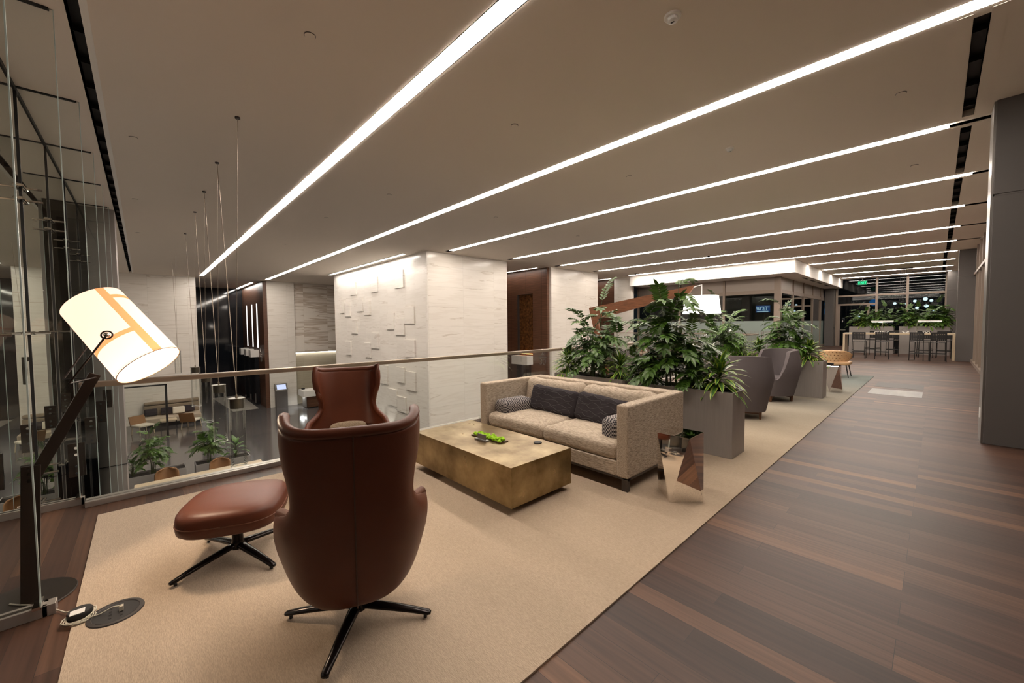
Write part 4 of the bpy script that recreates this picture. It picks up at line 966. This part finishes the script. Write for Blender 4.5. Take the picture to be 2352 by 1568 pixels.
def plant(name, kind, meshes, label, loc, rz, s, group):
    t = thing(name, label, 'plant', loc, rz, group); t.scale = (s, s, s)
    if isinstance(meshes, bpy.types.Object):
        for ch in [x for x in bpy.data.objects if x.parent == meshes]:
            c = ch.copy(); COL.objects.link(c); c.parent = t
        return t
    lf, st = meshes; lf.build('foliage', M[kind], t); st.build('stem', M['stem'], t); return t
gu = 'potted plants in the upper floor planters'
z0 = .715
pA = plant('parlor_palm', 'leaf', palm_mesh(1, 1.50, .62, 9, ll=.16, lw=.056, lean=.24), 'tallest palm, rising past the arc lamp from the nearest planter', (-2.34, 5.0, z0), .4, 1.0, gu)
pC = plant('parlor_palm', 'leaf', palm_mesh(2, 1.26, .66, 11, ll=.14, lw=.046, lean=.30), 'bushy palm behind the left half of the sofa back', (-3.62, 5.1, z0), 1.2, 1.0, gu)
plant('parlor_palm', 'leaf', pA, 'palm rising behind the farther grey tub chair', (-2.25, 10.13, z0), 2.5, .95, gu)
plant('parlor_palm', 'leaf', pC, 'palm right of the white arc lamp shade, in the farther planter', (-3.45, 10.13, z0), 3.9, 1.05, gu)
plant('parlor_palm', 'leaf', pC, 'low palm between the two nearest planter boxes', (-2.70, 5.02, z0), 4.1, .55, gu)
plant('parlor_palm', 'leaf', pC, 'low leaning palm at the near planter centre behind the sofa', (-2.08, 5.02, z0), 5.3, .62, gu)
sA = plant('striped_dracaena', 'leafy', strap_mesh(5, 64, .40, .062, .28), 'striped dracaena at the right end of the nearest planter', (-1.76, 5.02, z0), 0, 1.0, gu)
plant('striped_dracaena', 'leafy', sA, 'striped dracaena between the palms behind the sofa', (-2.68, 4.98, z0), 1.0, .85, gu)
plant('striped_dracaena', 'leafy', sA, 'striped dracaena at the far left above the sofa back', (-4.12, 5.1, z0), 2.2, .95, gu)
plant('striped_dracaena', 'leafy', sA, 'striped dracaena right of the bushy palm behind the sofa', (-3.15, 5.1, z0), 3.3, .9, gu)
plant('striped_dracaena', 'leafy', sA, 'striped dracaena at the right end of the farther planter by the tufted chair', (-1.80, 10.12, z0), 4.2, 1.05, gu)
plant('striped_dracaena', 'leafy', sA, 'striped dracaena left of the farther palm', (-2.72, 10.12, z0), 5.1, 1.0, gu)
plant('striped_dracaena', 'leafy', sA, 'dark striped dracaena behind the nearer grey tub chair', (-3.1, 10.12, z0), 5.9, 1.05, gu)
bA = plant('broadleaf_plant', 'leaf2', broad_mesh(7), 'broad-leaved plant left of the striped dracaena in the nearest planter', (-2.05, 4.98, z0), 0, 1.05, gu)
plant('broadleaf_plant', 'leaf2', bA, 'broad-leaved plant in the farther planter beside the palm', (-2.0, 10.1, z0), 2, 1.1, gu)
plant('broadleaf_plant', 'leaf2', bA, 'broad-leaved plant low behind the sofa centre', (-3.42, 5.05, z0), 4, .8, gu)
gf = 'plants in the tall planters behind the high table'
fpl = [(-2.8, pC, .82), (-2.3, pA, .74), (-1.75, pC, .86), (-1.05, pA, .80), (-.55, pC, .80), (-.05, pC, .95), (.25, pA, .72)]
fll = ['leftmost', 'second from left', 'third from left', 'middle', 'third from right', 'second from right', 'rightmost']
for i, (x, src, s) in enumerate(fpl): plant('parlor_palm', 'leaf', src, fll[i] + ' palm in the tall planters behind the high table', (x, 26.45, 1.255), i * 1.1, s, gf)
for i, x in enumerate((-2.55, -2.0, -.8, -.3, .15)): plant('striped_dracaena', 'leafy', sA, ('leftmost', 'second', 'third', 'fourth', 'rightmost')[i] + ' low strap-leaved plant in the tall planters behind the high table', (x, 26.42, 1.255), i * 1.7, 1.25, gf)
pL = palm_mesh(9, 1.25, .58, 8, ll=.15, lw=.05, low=.5)
gl2 = 'plants down in the lobby planters'
LP = None
for i, (y, src, s) in enumerate(((-.85, sA, 1.3), (.10, pL, 1.0), (-.35, bA, 1.1), (1.35, 'copy', 1.0), (2.05, bA, 1.2))):
    if src == 'copy': src = LP
    _p = plant(('striped_dracaena', 'parlor_palm', 'broadleaf_plant', 'parlor_palm', 'broadleaf_plant')[i], 'leaf', src, ('strap-leaved plant at the left end of the lobby planters', 'tall palm in the left lobby planter', 'broad-leaved plant in the left lobby planter', 'palm in the right lobby planter behind the glass pendants', 'broad-leaved plant at the right end of the lobby planters')[i], (-15.28, y, -2.625), i * 1.3, s, gl2)
    if i == 1: LP = _p

# ------------------------------------------------------------------ grey tub chairs
def tub_chair(label, loc, rz):
    t = thing('tub_chair', label, 'armchair', loc, rz, 'grey tub armchairs'); NPH = 64
    def hgt(a):                   # a: angle from back centre
        a = abs(a); 
        if a < 1.45: return 1.01 - .03 * (a / 1.45) ** 2
        if a < 2.0: return .98 - (.98 - .44) * ((a - 1.45) / .55)
        return .44
    def rad(z, a):
        r_ = .33 + (.44 - .33) * min(1, max(0, (z - .12) / .53)) if z < .65 else .44 - .05 * (z - .65) / .35
        q_ = 1 / (abs(cos(a)) ** 3 + abs(sin(a)) ** 3) ** (1 / 3); return r_ * (.35 + .65 * q_)
    TH = .085; outer = []; levels = [0, .2, .4, .6, .8, 1]
    rings = []
    for u in levels: rings.append([])
    R_ = [[] for _ in range(12)]
    for j in range(NPH):
        a = -pi + 2 * pi * j / NPH; h_ = hgt(a)
        zs = [.12, .30, min(.48, h_ - .02), min(.65, h_ - .015), max(min(.82, h_ - .01), min(.65, h_ - .012)), h_]
        for k, z in enumerate(zs): r_ = rad(z, a); R_[k].append((r_ * sin(a), -r_ * cos(a), z))
        zi = [h_, max(min(.8, h_ - .03), .40), max(min(.6, h_ - .06), .38), .36]
        for k, z in enumerate(zi): r_ = rad(max(z, .5), a) - TH; R_[6 + k].append((r_ * sin(a), -r_ * cos(a), z))
    MB().ring(R_[:10]).build('tub', M['greyfab'], t, smooth=True, ang=50)
    rr = [];
    for z, k in ((.36, .98), (.43, 1), (.465, .95), (.475, .7), (.48, .3)):
        rr.append([((rad(.55, -pi + 2 * pi * j / 40) - TH - .004) * k * sin(-pi + 2 * pi * j / 40), -(rad(.55, -pi + 2 * pi * j / 40) - TH - .004) * k * cos(-pi + 2 * pi * j / 40), z) for j in range(40)])
    MB().ring(rr).build('seat_cushion', M['greyfab'], t, smooth=True)
    mb = MB(); mb.bar((-.25, -.2, .10), (.25, -.2, .10), .04, .04); mb.bar((-.25, .2, .10), (.25, .2, .10), .04, .04); mb.build('rail', M['walnut'], t)
    for sx in (-1, 1):
        for sy in (-1, 1): MB().ring([[(sx * .235 + dx * k, sy * .215 + dy * k, z) for dx, dy in ((-1, -1), (1, -1), (1, 1), (-1, 1))] for z, k in ((0, .014), (.125, .022))]).build('leg', M['walnut'], t)
    return t
c_ = tub_chair('nearer grey felt tub chair seen from behind', (-2.18, 7.25, .011), radians(20))
dup(c_, (-2.22, 9.15, .011), radians(142), 'farther grey felt tub chair with its seat turned toward the camera')
dup(c_, (-4.05, 7.3, .011), radians(-60), 'grey felt tub chair half hidden by plants behind the sofa')

# ------------------------------------------------------------------ arc floor lamp with walnut beam
al = thing('arc_lamp', 'arc floor lamp with walnut beam and glowing white drum shade behind the plants', 'floor lamp', (-4.2, 6.6, .011))
al.location = (-4.25, 6.6, .011); o_ = Vector((4.25, 0, -.011))
MB().lathe([(.22, 0), (.22, .02), (.05, .025)], n=32).build('base', M['gunmetal'], al)
def board(pts, th):
    mb = MB(); mb.ring([[(p[0] + o_.x, y, p[1] + o_.z) for p in pts] for y in (-th, th)]); return mb
board([(-4.79, 1.87), (-4.70, 1.62), (-2.80, 2.03), (-2.705, 2.165)], .022).build('beam', M['walnutbeam'], al, fixn=True)
board([(-4.79, 1.87), (-4.62, 1.80), (-4.22, .03), (-4.30, .03)], .021).build('mast', M['walnutbeam'], al, fixn=True)
MB().tube([Vector((-2.75, 0, 2.13)) + o_, Vector((-2.60, 0, 2.165)) + o_, Vector((-2.60, 0, 1.98)) + o_], .009).build('hanger_rod', M['white'], al)
MB().lathe([(.282, 1.70), (.245, 1.985)], (-2.60 + 4.25, 0, -.011), 40, cap=False).build('drum_shade', M['shade_white'], al, smooth=True)
MB().lathe([(.278, 1.712), (.278, 1.715)], (-2.60 + 4.25, 0, -.011), 40).build('diffuser', emat('drum_diffuser', (1, .93, .84, 1), 3), al)
ld = bpy.data.lights.new('bulb', 'POINT'); ld.energy = 10; ld.color = (1, .85, .7); ld.shadow_soft_size = .1
lo = bpy.data.objects.new('bulb', ld); COL.objects.link(lo); lo.parent = al; lo.location = (1.65, 0, 1.6)

# ------------------------------------------------------------------ tan tufted chair
tc = thing('tufted_chair', 'low tan leather chair with button-tufted back near the corridor', 'lounge chair', (-1.95, 14.2, .011))
rows = []; NB = 22
for iz in range(11):
    z = .40 + .34 * iz / 10; row = []
    for j in range(NB + 1):
        s_ = -1 + 2 * j / NB; hw = .36 * (1 - .12 * (1 - iz / 10)) ; edge_ = (1 - abs(s_) ** 4) ** .25 if abs(s_) < 1 else 0
        zz = .57 + (z - .57) * max(.25, (1 - abs(s_) ** 5 * .65)); row.append((s_ * hw, -.12 + .26 * s_ * s_ - .12 * (zz - .4), zz))
    rows.append(row)
mb = MB(); mb.ring(rows, closed=False, cap=False); mb.build('backrest', M['tanleather'], tc, smooth=True, solid=.055)
bt = MB()
for iz in range(4):
    for j in range(8):
        s_ = -1 + 2 * (j + .5 + (iz % 2) * .5) / 8.6
        if abs(s_) > .93: continue
        z = .455 + iz * .078; bt.sphere((s_ * .335, -.155 + .26 * s_ * s_ - .12 * (z - .4), z), .014, 6)
bt.build('buttons', M['tanbutton'], tc)
MB().cushion(.34, .30, .05, .04, 8, .2, c=(0, .14, .385)).build('seat', M['tanleather'], tc, smooth=True, weld=True)
for sx in (-1, 1):
    for sy in (-.08, .36): MB().tube([(sx * .26, sy, .36), (sx * .32, sy + (.05 if sy > 0 else -.04), 0)], [.016, .010]).build('leg', M['black'], tc)

# ------------------------------------------------------------------ high table zone
ht = thing('high_table', 'long pale oak bar-height table with slab ends', 'table', (-1.2, 23.35, 0))
Bx(-1.68, 1.68, -.40, .40, .99, 1.05).build('tabletop', M['lightwood'], ht); Bx(-1.68, -1.61, -.40, .40, 0, .99).build('leg', M['lightwood'], ht); Bx(1.61, 1.68, -.40, .40, 0, .99).build('leg', M['lightwood'], ht)
def stool(label, loc, rz):
    t = thing('bar_stool', label, 'bar stool', loc, rz, 'black woven bar stools at the high table'); fr_ = M['black']
    mb = MB(); r_ = .014
    for sx in (-1, 1):
        mb.tube([(sx * .20, .20, .72), (sx * .21, .21, .012), (sx * .21, -.21, .012), (sx * .20, -.20, 1.10)], r_, 6); mb.tube([(sx * .20, .20, .72), (sx * .20, -.20, .74)], r_, 6)
    mb.tube([(-.2, .20, .72), (.2, .20, .72)], r_, 6); mb.tube([(-.2, -.20, 1.10), (.2, -.20, 1.10)], r_, 6); mb.tube([(-.2, -.2, .30), (.2, -.2, .30)], r_, 6); mb.tube([(-.2, .2, .30), (.2, .2, .30)], r_, 6); mb.tube([(-.21, -.2, .36), (-.21, .2, .36)], r_, 6); mb.tube([(.21, -.2, .36), (.21, .2, .36)], r_, 6)
    mb.build('frame', fr_, t)
    mb = MB()
    for k in range(8): x = -.19 + k * .054; mb.box(x - .018, x + .018, -.2, .2, .72, .732)
    mb.build('woven_seat', fr_, t)
    mb = MB()
    for k in range(8): x = -.175 + k * .05; mb.box(x - .018, x + .018, -.212, -.206, .80, 1.11)
    for k in range(6): z = .81 + k * .052; mb.box(-.2, .2, -.205, -.199, z - .018, z + .018)
    mb.build('woven_back', fr_, t); return t
s0 = stool('front bar stool at the left end of the high table', (-2.24, 22.15, 0), 0)
for x, y, rz, lb in ((-1.53, 22.1, .08, 'second front bar stool from the left'), (-.47, 22.15, -.35, 'third front bar stool, turned slightly from the high table'), (.03, 22.1, .05, 'front bar stool at the right end of the high table')): dup(s0, (x, y, 0), rz, lb)
for x, rz, lb in ((-2.0, 2.8, 'left'), (-1.35, 3.2, 'second'), (-.35, 3.3, 'third'), (.2, 3.1, 'right')): dup(s0, (x, 24.35, 0), rz, lb + ' bar stool on the far side of the high table')
for i, (x0, x1, xp) in enumerate(((-1.98, -1.28, -1.62), (-.56, .12, -.58))):
    t = thing('desk_lamp', ('left', 'right')[i] + ' white bar-shaped desk lamp on the high table', 'desk lamp', (xp, 23.35, 1.05), group='bar lamps on the high table')
    MB().tube([(0, 0, .01), (0, 0, .44), (.12 * (1 if i else -1), 0, .455)], .008).build('stem', M['chrome'], t); Bx(-.08, .08, -.06, .06, 0, .012).build('foot', M['white'], t)
    Bx(x0 - xp, x1 - xp, -.06, .06, .47, .53).build('light_bar', M['white'], t); Bx(x0 - xp + .02, x1 - xp - .02, -.05, .05, .463, .47).build('lens', emat('bar_lens%d' % i, (1, .94, .84, 1), 8), t)
for i, x in enumerate((-1.75, -1.5, -.9, -.3)):
    tag(MB().tube([(x + .09 * cos(a) * (1 + .2 * sin(3 * a)), 23.12 + .05 * sin(a), 1.06 + .035 * (1 + sin(a * 2 + i))) for a in [k * .35 for k in range(30)]], .009, 6).build('charger_cable', M['white']), 'looped white charging cable on the high table, %s from left' % ('first', 'second', 'third', 'fourth')[i], 'cable', 'white cables on the high table')
bs = thing('bookshelf', 'narrow pale shelf unit in the gap between the tall planters', 'shelf', (-1.335, 26.6, 0))
Bx(-.07, .07, -.15, .15, 1.05, 1.09).build('shelf', M['lightwood'], bs); Bx(-.07, .07, -.15, .15, .62, .66).build('shelf', M['lightwood'], bs); Bx(-.07, .07, .13, .15, 0, 1.09).build('back_panel', M['black'], bs)
ph = thing('projector_mount', 'dark ceiling hardware hanging near the far end of the ceiling', 'ceiling fixture', (-1.15, 28.2, ZC)); Bx(-.35, .25, -.05, .05, -.05, 0).build('plate', M['gunmetal'], ph)
for x in (-.2, -.12, -.05, .02): Bx(x, x + .008, -.004, .004, -1.6, -.05).build('wire', M['gunmetal'], ph)
ph2 = tag(Bx(-1.0, -.45, 30.0, 30.12, ZC - .05, ZC).build('ceiling_plate', M['gunmetal']), 'second dark plate on the ceiling between the last light lines', 'ceiling fixture')

# floor boxes in the corridor
gb = 'flush floor hatches in the corridor'
tag(Bx(-1.0, -.18, 12.75, 13.7, .0005, .003).build('floor_hatch', mat('hatch_inlay', (.045, .038, .036, 1), .5)), 'farther dark flush floor hatch in the corridor wood', 'floor hatch', gb)
tag(Bx(-1.0, -.18, 11.4, 12.35, .0005, .003).build('floor_hatch', mat('hatch_steel', (.16, .15, .135, 1), .3, .8, var=.5, vscale=2, stretch=(3, .3, 1))), 'nearer shiny metal flush floor hatch in the corridor wood', 'floor hatch', gb)

# ------------------------------------------------------------------ things on the ceiling
def detector(label, x, y, r=.07, dome=False, dark=False, grp='round detectors on the ceiling'):
    t = thing('smoke_detector', label, 'detector', (x, y, ZC), group=grp); m_ = M['black'] if dark else M['white']
    MB().lathe([(r, 0), (r, -.014), (r * .92, -.018), (r * .5, -.019)], n=24).build('plate', m_ if dark else M['slot'], t, smooth=True, ang=30)
    MB().lathe([(r * .62, -.018), (r * .6, -.045), (r * .4, -.052), (.002, -.053)], n=24).build('sensor', m_, t, smooth=True, ang=30)
    Bx(-.015, .015, -.006, .006, -.056, -.05).build('led_window', M['black'], t)
detector('white smoke detector near the top centre of the ceiling', -1.64, 3.47)
detector('smaller ceiling detector right of centre between the light lines', -2.24, 6.68, .06)
detector('black dome camera far along the ceiling', -6.32, 16.7, .08, dark=True)
detector('small black dome camera above the glazed room', -11.14, 19.5, .07, dark=True)
sprk = [((-4.0, 1.22), 'near the top left of the ceiling'), ((-7.77, -.0), 'far left beside the atrium glass'), ((-3.94, 3.75), 'between the first two light lines, near'), ((-7.7, 3.78), 'between the first two light lines, middle'), ((-10.34, 3.41), 'between the first two light lines, left'), ((-7.57, 6.53), 'between second and third light lines, left'), ((-3.89, 6.57), 'between second and third light lines, middle'), ((-.36, 6.61), 'between second and third light lines, right'), ((-.34, 9.8), 'between third and fourth light lines, right'), ((-7.53, 9.78), 'between third and fourth light lines, left'), ((-8.71, 8.69), 'by the marble block corner'), ((-14.55, 3.47), 'between the first lines over the lobby'), ((-11.44, -.02), 'left, over the atrium near the grey column'), ((-15.37, 0.), 'left, over the atrium beyond the column')]
s1 = None
for (x, y), lb in sprk:
    lab = 'small round sprinkler cap in the ceiling ' + lb
    if s1 is None:
        s1 = thing('sprinkler_cap', lab, 'sprinkler', (x, y, ZC), group='concealed sprinkler caps in the ceiling')
        MB().lathe([(.045, -.008), (.045, -.004), (.03, -.004), (.03, 0)], n=20).build('cap', M['ceiling'], s1); MB().lathe([(.045, -.003), (.050, -.003), (.050, 0), (.045, 0)], n=20).build('gap_ring', M['gunmetal'], s1)
    else: dup(s1, (x, y, ZC), 0, lab)

# ------------------------------------------------------------------ glass pendants over the atrium
CXs = [-6.15, -8.04, -9.9, -11.79, -14.67, -16.7]; gp_ = 'clear glass cylinder pendants over the atrium'
pl = ['nearest the camera', 'second along', 'third along', 'fourth along, half behind the handrail']
def pendant(label, x, y, zb, zt, ca, cb_):
    t = thing('glass_pendant', label, 'pendant light', (x, y, zb), group=gp_); h_ = zt - zb; R_ = .105
    MB().lathe([(R_, 0), (R_, h_)], n=40, cap=False).build('glass_tube', M['clearglass'], t, smooth=True)
    MB().lathe([(R_ - .006, 0), (R_ + .002, 0), (R_ + .002, .008), (R_ - .006, .008), (R_ - .006, 0)], n=40, cap=False).build('rim', M['white'], t)
    MB().lathe([(R_ - .018, h_ - .15), (R_ - .018, h_ - .012), (R_ + .003, h_ - .01), (R_ + .003, h_), (.002, h_)], n=32).build('metal_cap', M['capmetal'], t, smooth=True, ang=30)
    MB().lathe([(.012, h_ - .62), (.012, h_ - .14)], n=12).build('inner_rod', M['clearglass'], t)
    mb = MB(); mb.tube([(0, 0, h_), (0, 0, h_ + .05)], .014)
    for cx_ in (ca, cb_): mb.tube([(0, 0, h_ + .04), (cx_ - x, 0, ZC - zb)], .003 if cx_ == ca else .0055, 6)
    mb.build('suspension_cable', M['rail'], t)
for k in range(4):
    x = (-7.05, -8.93, -10.95, -13.35)[k]; pendant('clear glass cylinder pendant hanging over the atrium, ' + pl[k], x, .98, -.54, .50, CXs[k], CXs[k + 1])
pendant('faint far glass cylinder pendant against the marble wall', -20.6, .98, -.3, .62, -19.5, -21.5)
for k in range(5):
    tag(MB().lathe([(.03, -.02), (.03, 0)], n=16).build('pendant_canopy', M['gunmetal'], loc=(CXs[k], .98, ZC)), 'small round ceiling canopy of the glass pendants, ' + ('nearest', 'second', 'third', 'fourth', 'fifth')[k] + ' along', 'ceiling canopy', 'pendant canopies on the ceiling')

# ------------------------------------------------------------------ timber wall features
for i, (a, b) in enumerate(slx):
    t = thing('lit_slot', ('right', 'middle', 'left')[i] + ' tall lit glass slot in the lobby timber wall', 'wall light', ((a + b) / 2, 5.2, .25), group='lit slots in the lobby timber wall'); w_ = (b - a) / 2
    Bx(-w_ + .01, w_ - .01, .16, .19, 0, 2.76).build('backing', M['niche'], t)
    Bx(-w_ + .002, -w_ + .02, .01, .15, .0, 2.74).build('light_strip', emat('strip_%d' % i, (1, .97, .93, 1), 1.5), t)
    c = thing('water_spout_box', ('right', 'middle', 'left')[i] + ' white box under a lit slot in the timber wall', 'wall console', ((a + b) / 2, 5.0, -.30), group='white boxes below the lit slots')
    Bx(-.32, .32, -.25, .19, 0, .42).build('box', M['white_soffit'], c)
    Bx(-.20, .20, -.02, .19, ZL + .3, 0).build('glass_chute', M['blackglass'], c)
nt = thing('amber_niche', 'tall recessed amber mosaic panel in the timber wall beside the marble block', 'wall art', ((nx0 + nx1) / 2, 14.0, -.1))
Bx(nx0 + 14.035 + .01, nx1 + 14.035 - .01, .085, .10, .0, 3.14).build('mosaic', M['niche'], nt)
Bx(nx0 + 14.035 - .02, nx0 + 14.035 + .02, -.03, .09, 0, 3.15).build('frame', M['gunmetal'], nt)
Bx(-.45, .45, .0, .03, .17, .2).build('light_strip', emat('niche_glow', (1, .45, .15, 1), 6), nt)
cs = thing('wall_console', 'white box console below the amber mosaic panel', 'wall console', (-14.05, 13.75, -.42)); Bx(-.55, .55, -.2, .22, 0, .42).build('box', M['white_soffit'], cs)
Bx(-.42, .42, .05, .22, -2.8, 0).build('glass_chute', M['blackglass'], cs)
def sign(lines, label, x, y, z, s_):
    t = thing('wall_sign', label, 'sign', (x, y, z))
    text(lines[0], 'digits', s_, M['chrome'], t, (0, -.01, s_ * .55), (pi / 2, 0, 0), .008); text(lines[1], 'digits', s_, M['chrome'], t, (0, -.01, -s_ * .55), (pi / 2, 0, 0), .008)
    Bx(-s_ * .6, s_ * .6, -.012, -.002, -.012, .012).build('bar', M['chrome'], t); return t
sign(('2', '30'), 'chrome suite number with a bar on the timber wall by the amber panel', -12.85, 13.965, -.02, .42)
sign(('0', '10'), 'chrome suite number with a bar on the lobby timber wall', -27.9, 5.185, -.1, .55)

# ------------------------------------------------------------------ lobby floor
ks = thing('kiosk', 'grey directory kiosk with a lit screen against the lobby marble wall', 'kiosk', (-26.62, 5.92, ZL))
Bx(-.18, .18, -.30, .30, 0, 1.02).build('pedestal', M['panel'], ks)
mb = MB(); mb.ring([[(x, y, z) for x, z in ((-.18, 1.02), (.20, 1.02), (-.05, 1.42), (-.18, 1.42))] for y in (-.32, .32)]); mb.build('head', M['steel'], ks, fixn=True)
mb = MB(); mb.ring([[(x, y, z) for x, z in ((.165, 1.10), (.168, 1.105), (-.0, 1.365), (-.006, 1.36))] for y in (-.24, .24)]); mb.build('screen', M['screen'], ks, fixn=True)
rd = thing('reception_desk', 'reception desk with white overhanging counter and timber base', 'desk', (-25.4, 7.7, ZL))
Bx(-.65, .45, -1.0, 1.0, .70, 1.05).build('counter', M['white_soffit'], rd); Bx(-.5, .28, -.80, .9, .06, .70).build('base', M['woodwall'], rd)
Bx(-.52, .28, -.82, -.80, .06, .70).build('end_panel', M['steel'], rd); Bx(-.4, .2, -.7, .8, 0, .06).build('plinth', M['black'], rd)
ld = bpy.data.lights.new('under', 'AREA'); ld.shape = 'RECTANGLE'; ld.size = .5; ld.size_y = .12; ld.energy = 10; lo = bpy.data.objects.new('under', ld); COL.objects.link(lo); lo.parent = rd; lo.location = (-.3, -.91, .68)
tag(Bx(-26.0, -25.8, 6.85, 7.0, ZL + 1.05, ZL + 1.12).build('desk_phone', M['black']), 'small black phone on the reception counter', 'phone')
gt = thing('glass_gate', 'clear glass screen with dark frame standing in the lobby beside the grey column', 'glass screen', (-23, -.15, ZL))
mb = MB(); mb.box(-.03, .03, .76, .84, 0, 2.36); mb.box(-.03, .03, -.70, .84, 2.30, 2.36); mb.box(-.03, .03, -.70, -.64, 0, 2.36); mb.build('frame', M['black'], gt)
Bx(-.01, .01, -.64, .76, .05, 2.3).build('pane', M['clearglass'], gt)
ls = thing('lobby_sofa', 'grey banquette sofa on the lobby floor below the marble wall', 'sofa', (-26.1, .9, ZL))
Bx(-.75, .55, -1.0, 1.15, .18, .44).build('seat', M['sofa'], ls, bevel=.03); Bx(-.75, -.5, -1.0, 1.15, .44, .92).build('back', M['taupe'], ls, bevel=.03); Bx(-.7, .5, -.95, 1.1, 0, .18).build('base', M['black'], ls)
Bx(-.75, -.5, -1.0, 1.15, .95, 1.1).build('bolster', M['taupe'], ls, bevel=.05)
for i, (y, m_, lb) in enumerate(((.15, 'darkcush', 'dark pillow at the left of the lobby sofa'), (.75, 'darkcush', 'dark pillow at the middle of the lobby sofa'), (1.2, 'cream', 'cream peaked pillow on the lobby sofa'), (1.6, 'darkcush', 'dark pillow at the right of the lobby sofa'))):
    tag(MB().cushion(.09, .24, .17, .05, 8, 0, seed=i).build('lobby_pillow', M[m_], smooth=True, weld=True, loc=(-26.38 + .15 * (m_ == 'cream'), y, ZL + .64), rot=(0, radians(-12), 0)), lb, 'pillow', 'pillows on the lobby sofa')
def wchair(label, x, y, rz, m_='shelltan'):
    t = thing('lobby_chair', label, 'chair', (x, y, ZL), rz, 'pale wooden chairs in the lobby')
    MB().cushion(.3, .3, .05, .04, 6, .1, c=(0, 0, .40)).build('seat', M['cream'], t, smooth=True, weld=True)
    MB().ring([[(sx, yy, z) for sx, yy in ((-.3, -.3 - k), (.3, -.3 - k), (.3, -.26 - k), (-.3, -.26 - k))] for z, k in ((.35, 0), (.80, .14))]).build('backrest', M[m_], t)
    for sx in (-1, 1):
        for sy in (-1, 1): MB().tube([(sx * .26, sy * .24, .37), (sx * .28, sy * .28, 0)], .018).build('leg', M['lightwood'], t)
    return t
w1 = wchair('pale wooden armchair behind the lobby glass screen', -24.5, -.15, radians(-60)); dup(w1, (-24.3, 1.55, ZL), radians(60), 'brown-backed lobby chair beside the glass pendants')
lt = thing('lobby_table', 'low square table with cream lampshade before the lobby sofa', 'table', (-24.9, .75, ZL)); Bx(-.3, .3, -.3, .3, .42, .46).build('tabletop', M['lightwood'], lt)
for sx in (-1, 1):
    for sy in (-1, 1): Bx(sx * .28 - .015, sx * .28 + .015, sy * .28 - .015, sy * .28 + .015, 0, .42).build('leg', M['black'], lt)
lt['label'] = 'low square wooden table before the lobby sofa'
tb = thing('lobby_long_table', 'long pale wood table down in the lobby, just above the balcony curb', 'table', (-13.62, 1.1, ZL)); Bx(-.4, .4, -1.4, 1.4, .72, .77).build('tabletop', M['lightwood'], tb); Bx(-.35, .35, -1.35, -1.3, 0, .72).build('leg', M['lightwood'], tb); Bx(-.35, .35, 1.3, 1.35, 0, .72).build('leg', M['lightwood'], tb)
def shellchair(label, y):
    t = thing('shell_chair', label, 'chair', (-14.45, y, ZL), group='tan shell chairs at the lobby long table'); rows = []
    for z, w_, k in ((.45, .22, 0), (.6, .26, .02), (.78, .25, .05), (.86, .20, .07), (.89, .10, .08)): rows.append([(-.18 - k + .16 * (s_ * s_), s_ * w_, z) for s_ in [-1 + j / 5 for j in range(11)]])
    MB().ring(rows, closed=False, cap=False).build('backrest', M['shelltan'], t, smooth=True, solid=.03); MB().cushion(.22, .22, .03, .025, 6, .1, c=(0.03, 0, .45)).build('seat', M['tanleather'], t, smooth=True, weld=True)
    for sx in (-1, 1):
        for sy in (-1, 1): MB().tube([(sx * .15, sy * .15, .43), (sx * .2, sy * .2, 0)], .012).build('leg', M['lightwood'], t)
    return t
s2 = shellchair('tan shell chair at the lobby long table, left', .35); dup(s2, (-14.45, 1.55, ZL), 0, 'tan shell chair at the lobby long table, right')
tag(MB().prism([(-27.2, 3.6), (-27.2, 4.85), (-33.4, 4.9), (-33.4, 3.3)], ZL + .001, ZL + .012).build('lobby_reflection_patch', M['reflection_tone']), 'pale reflection patch painted on the dark lobby floor near the timber wall', 'rug')  # added patch paints a floor reflection as a thin pale sheet
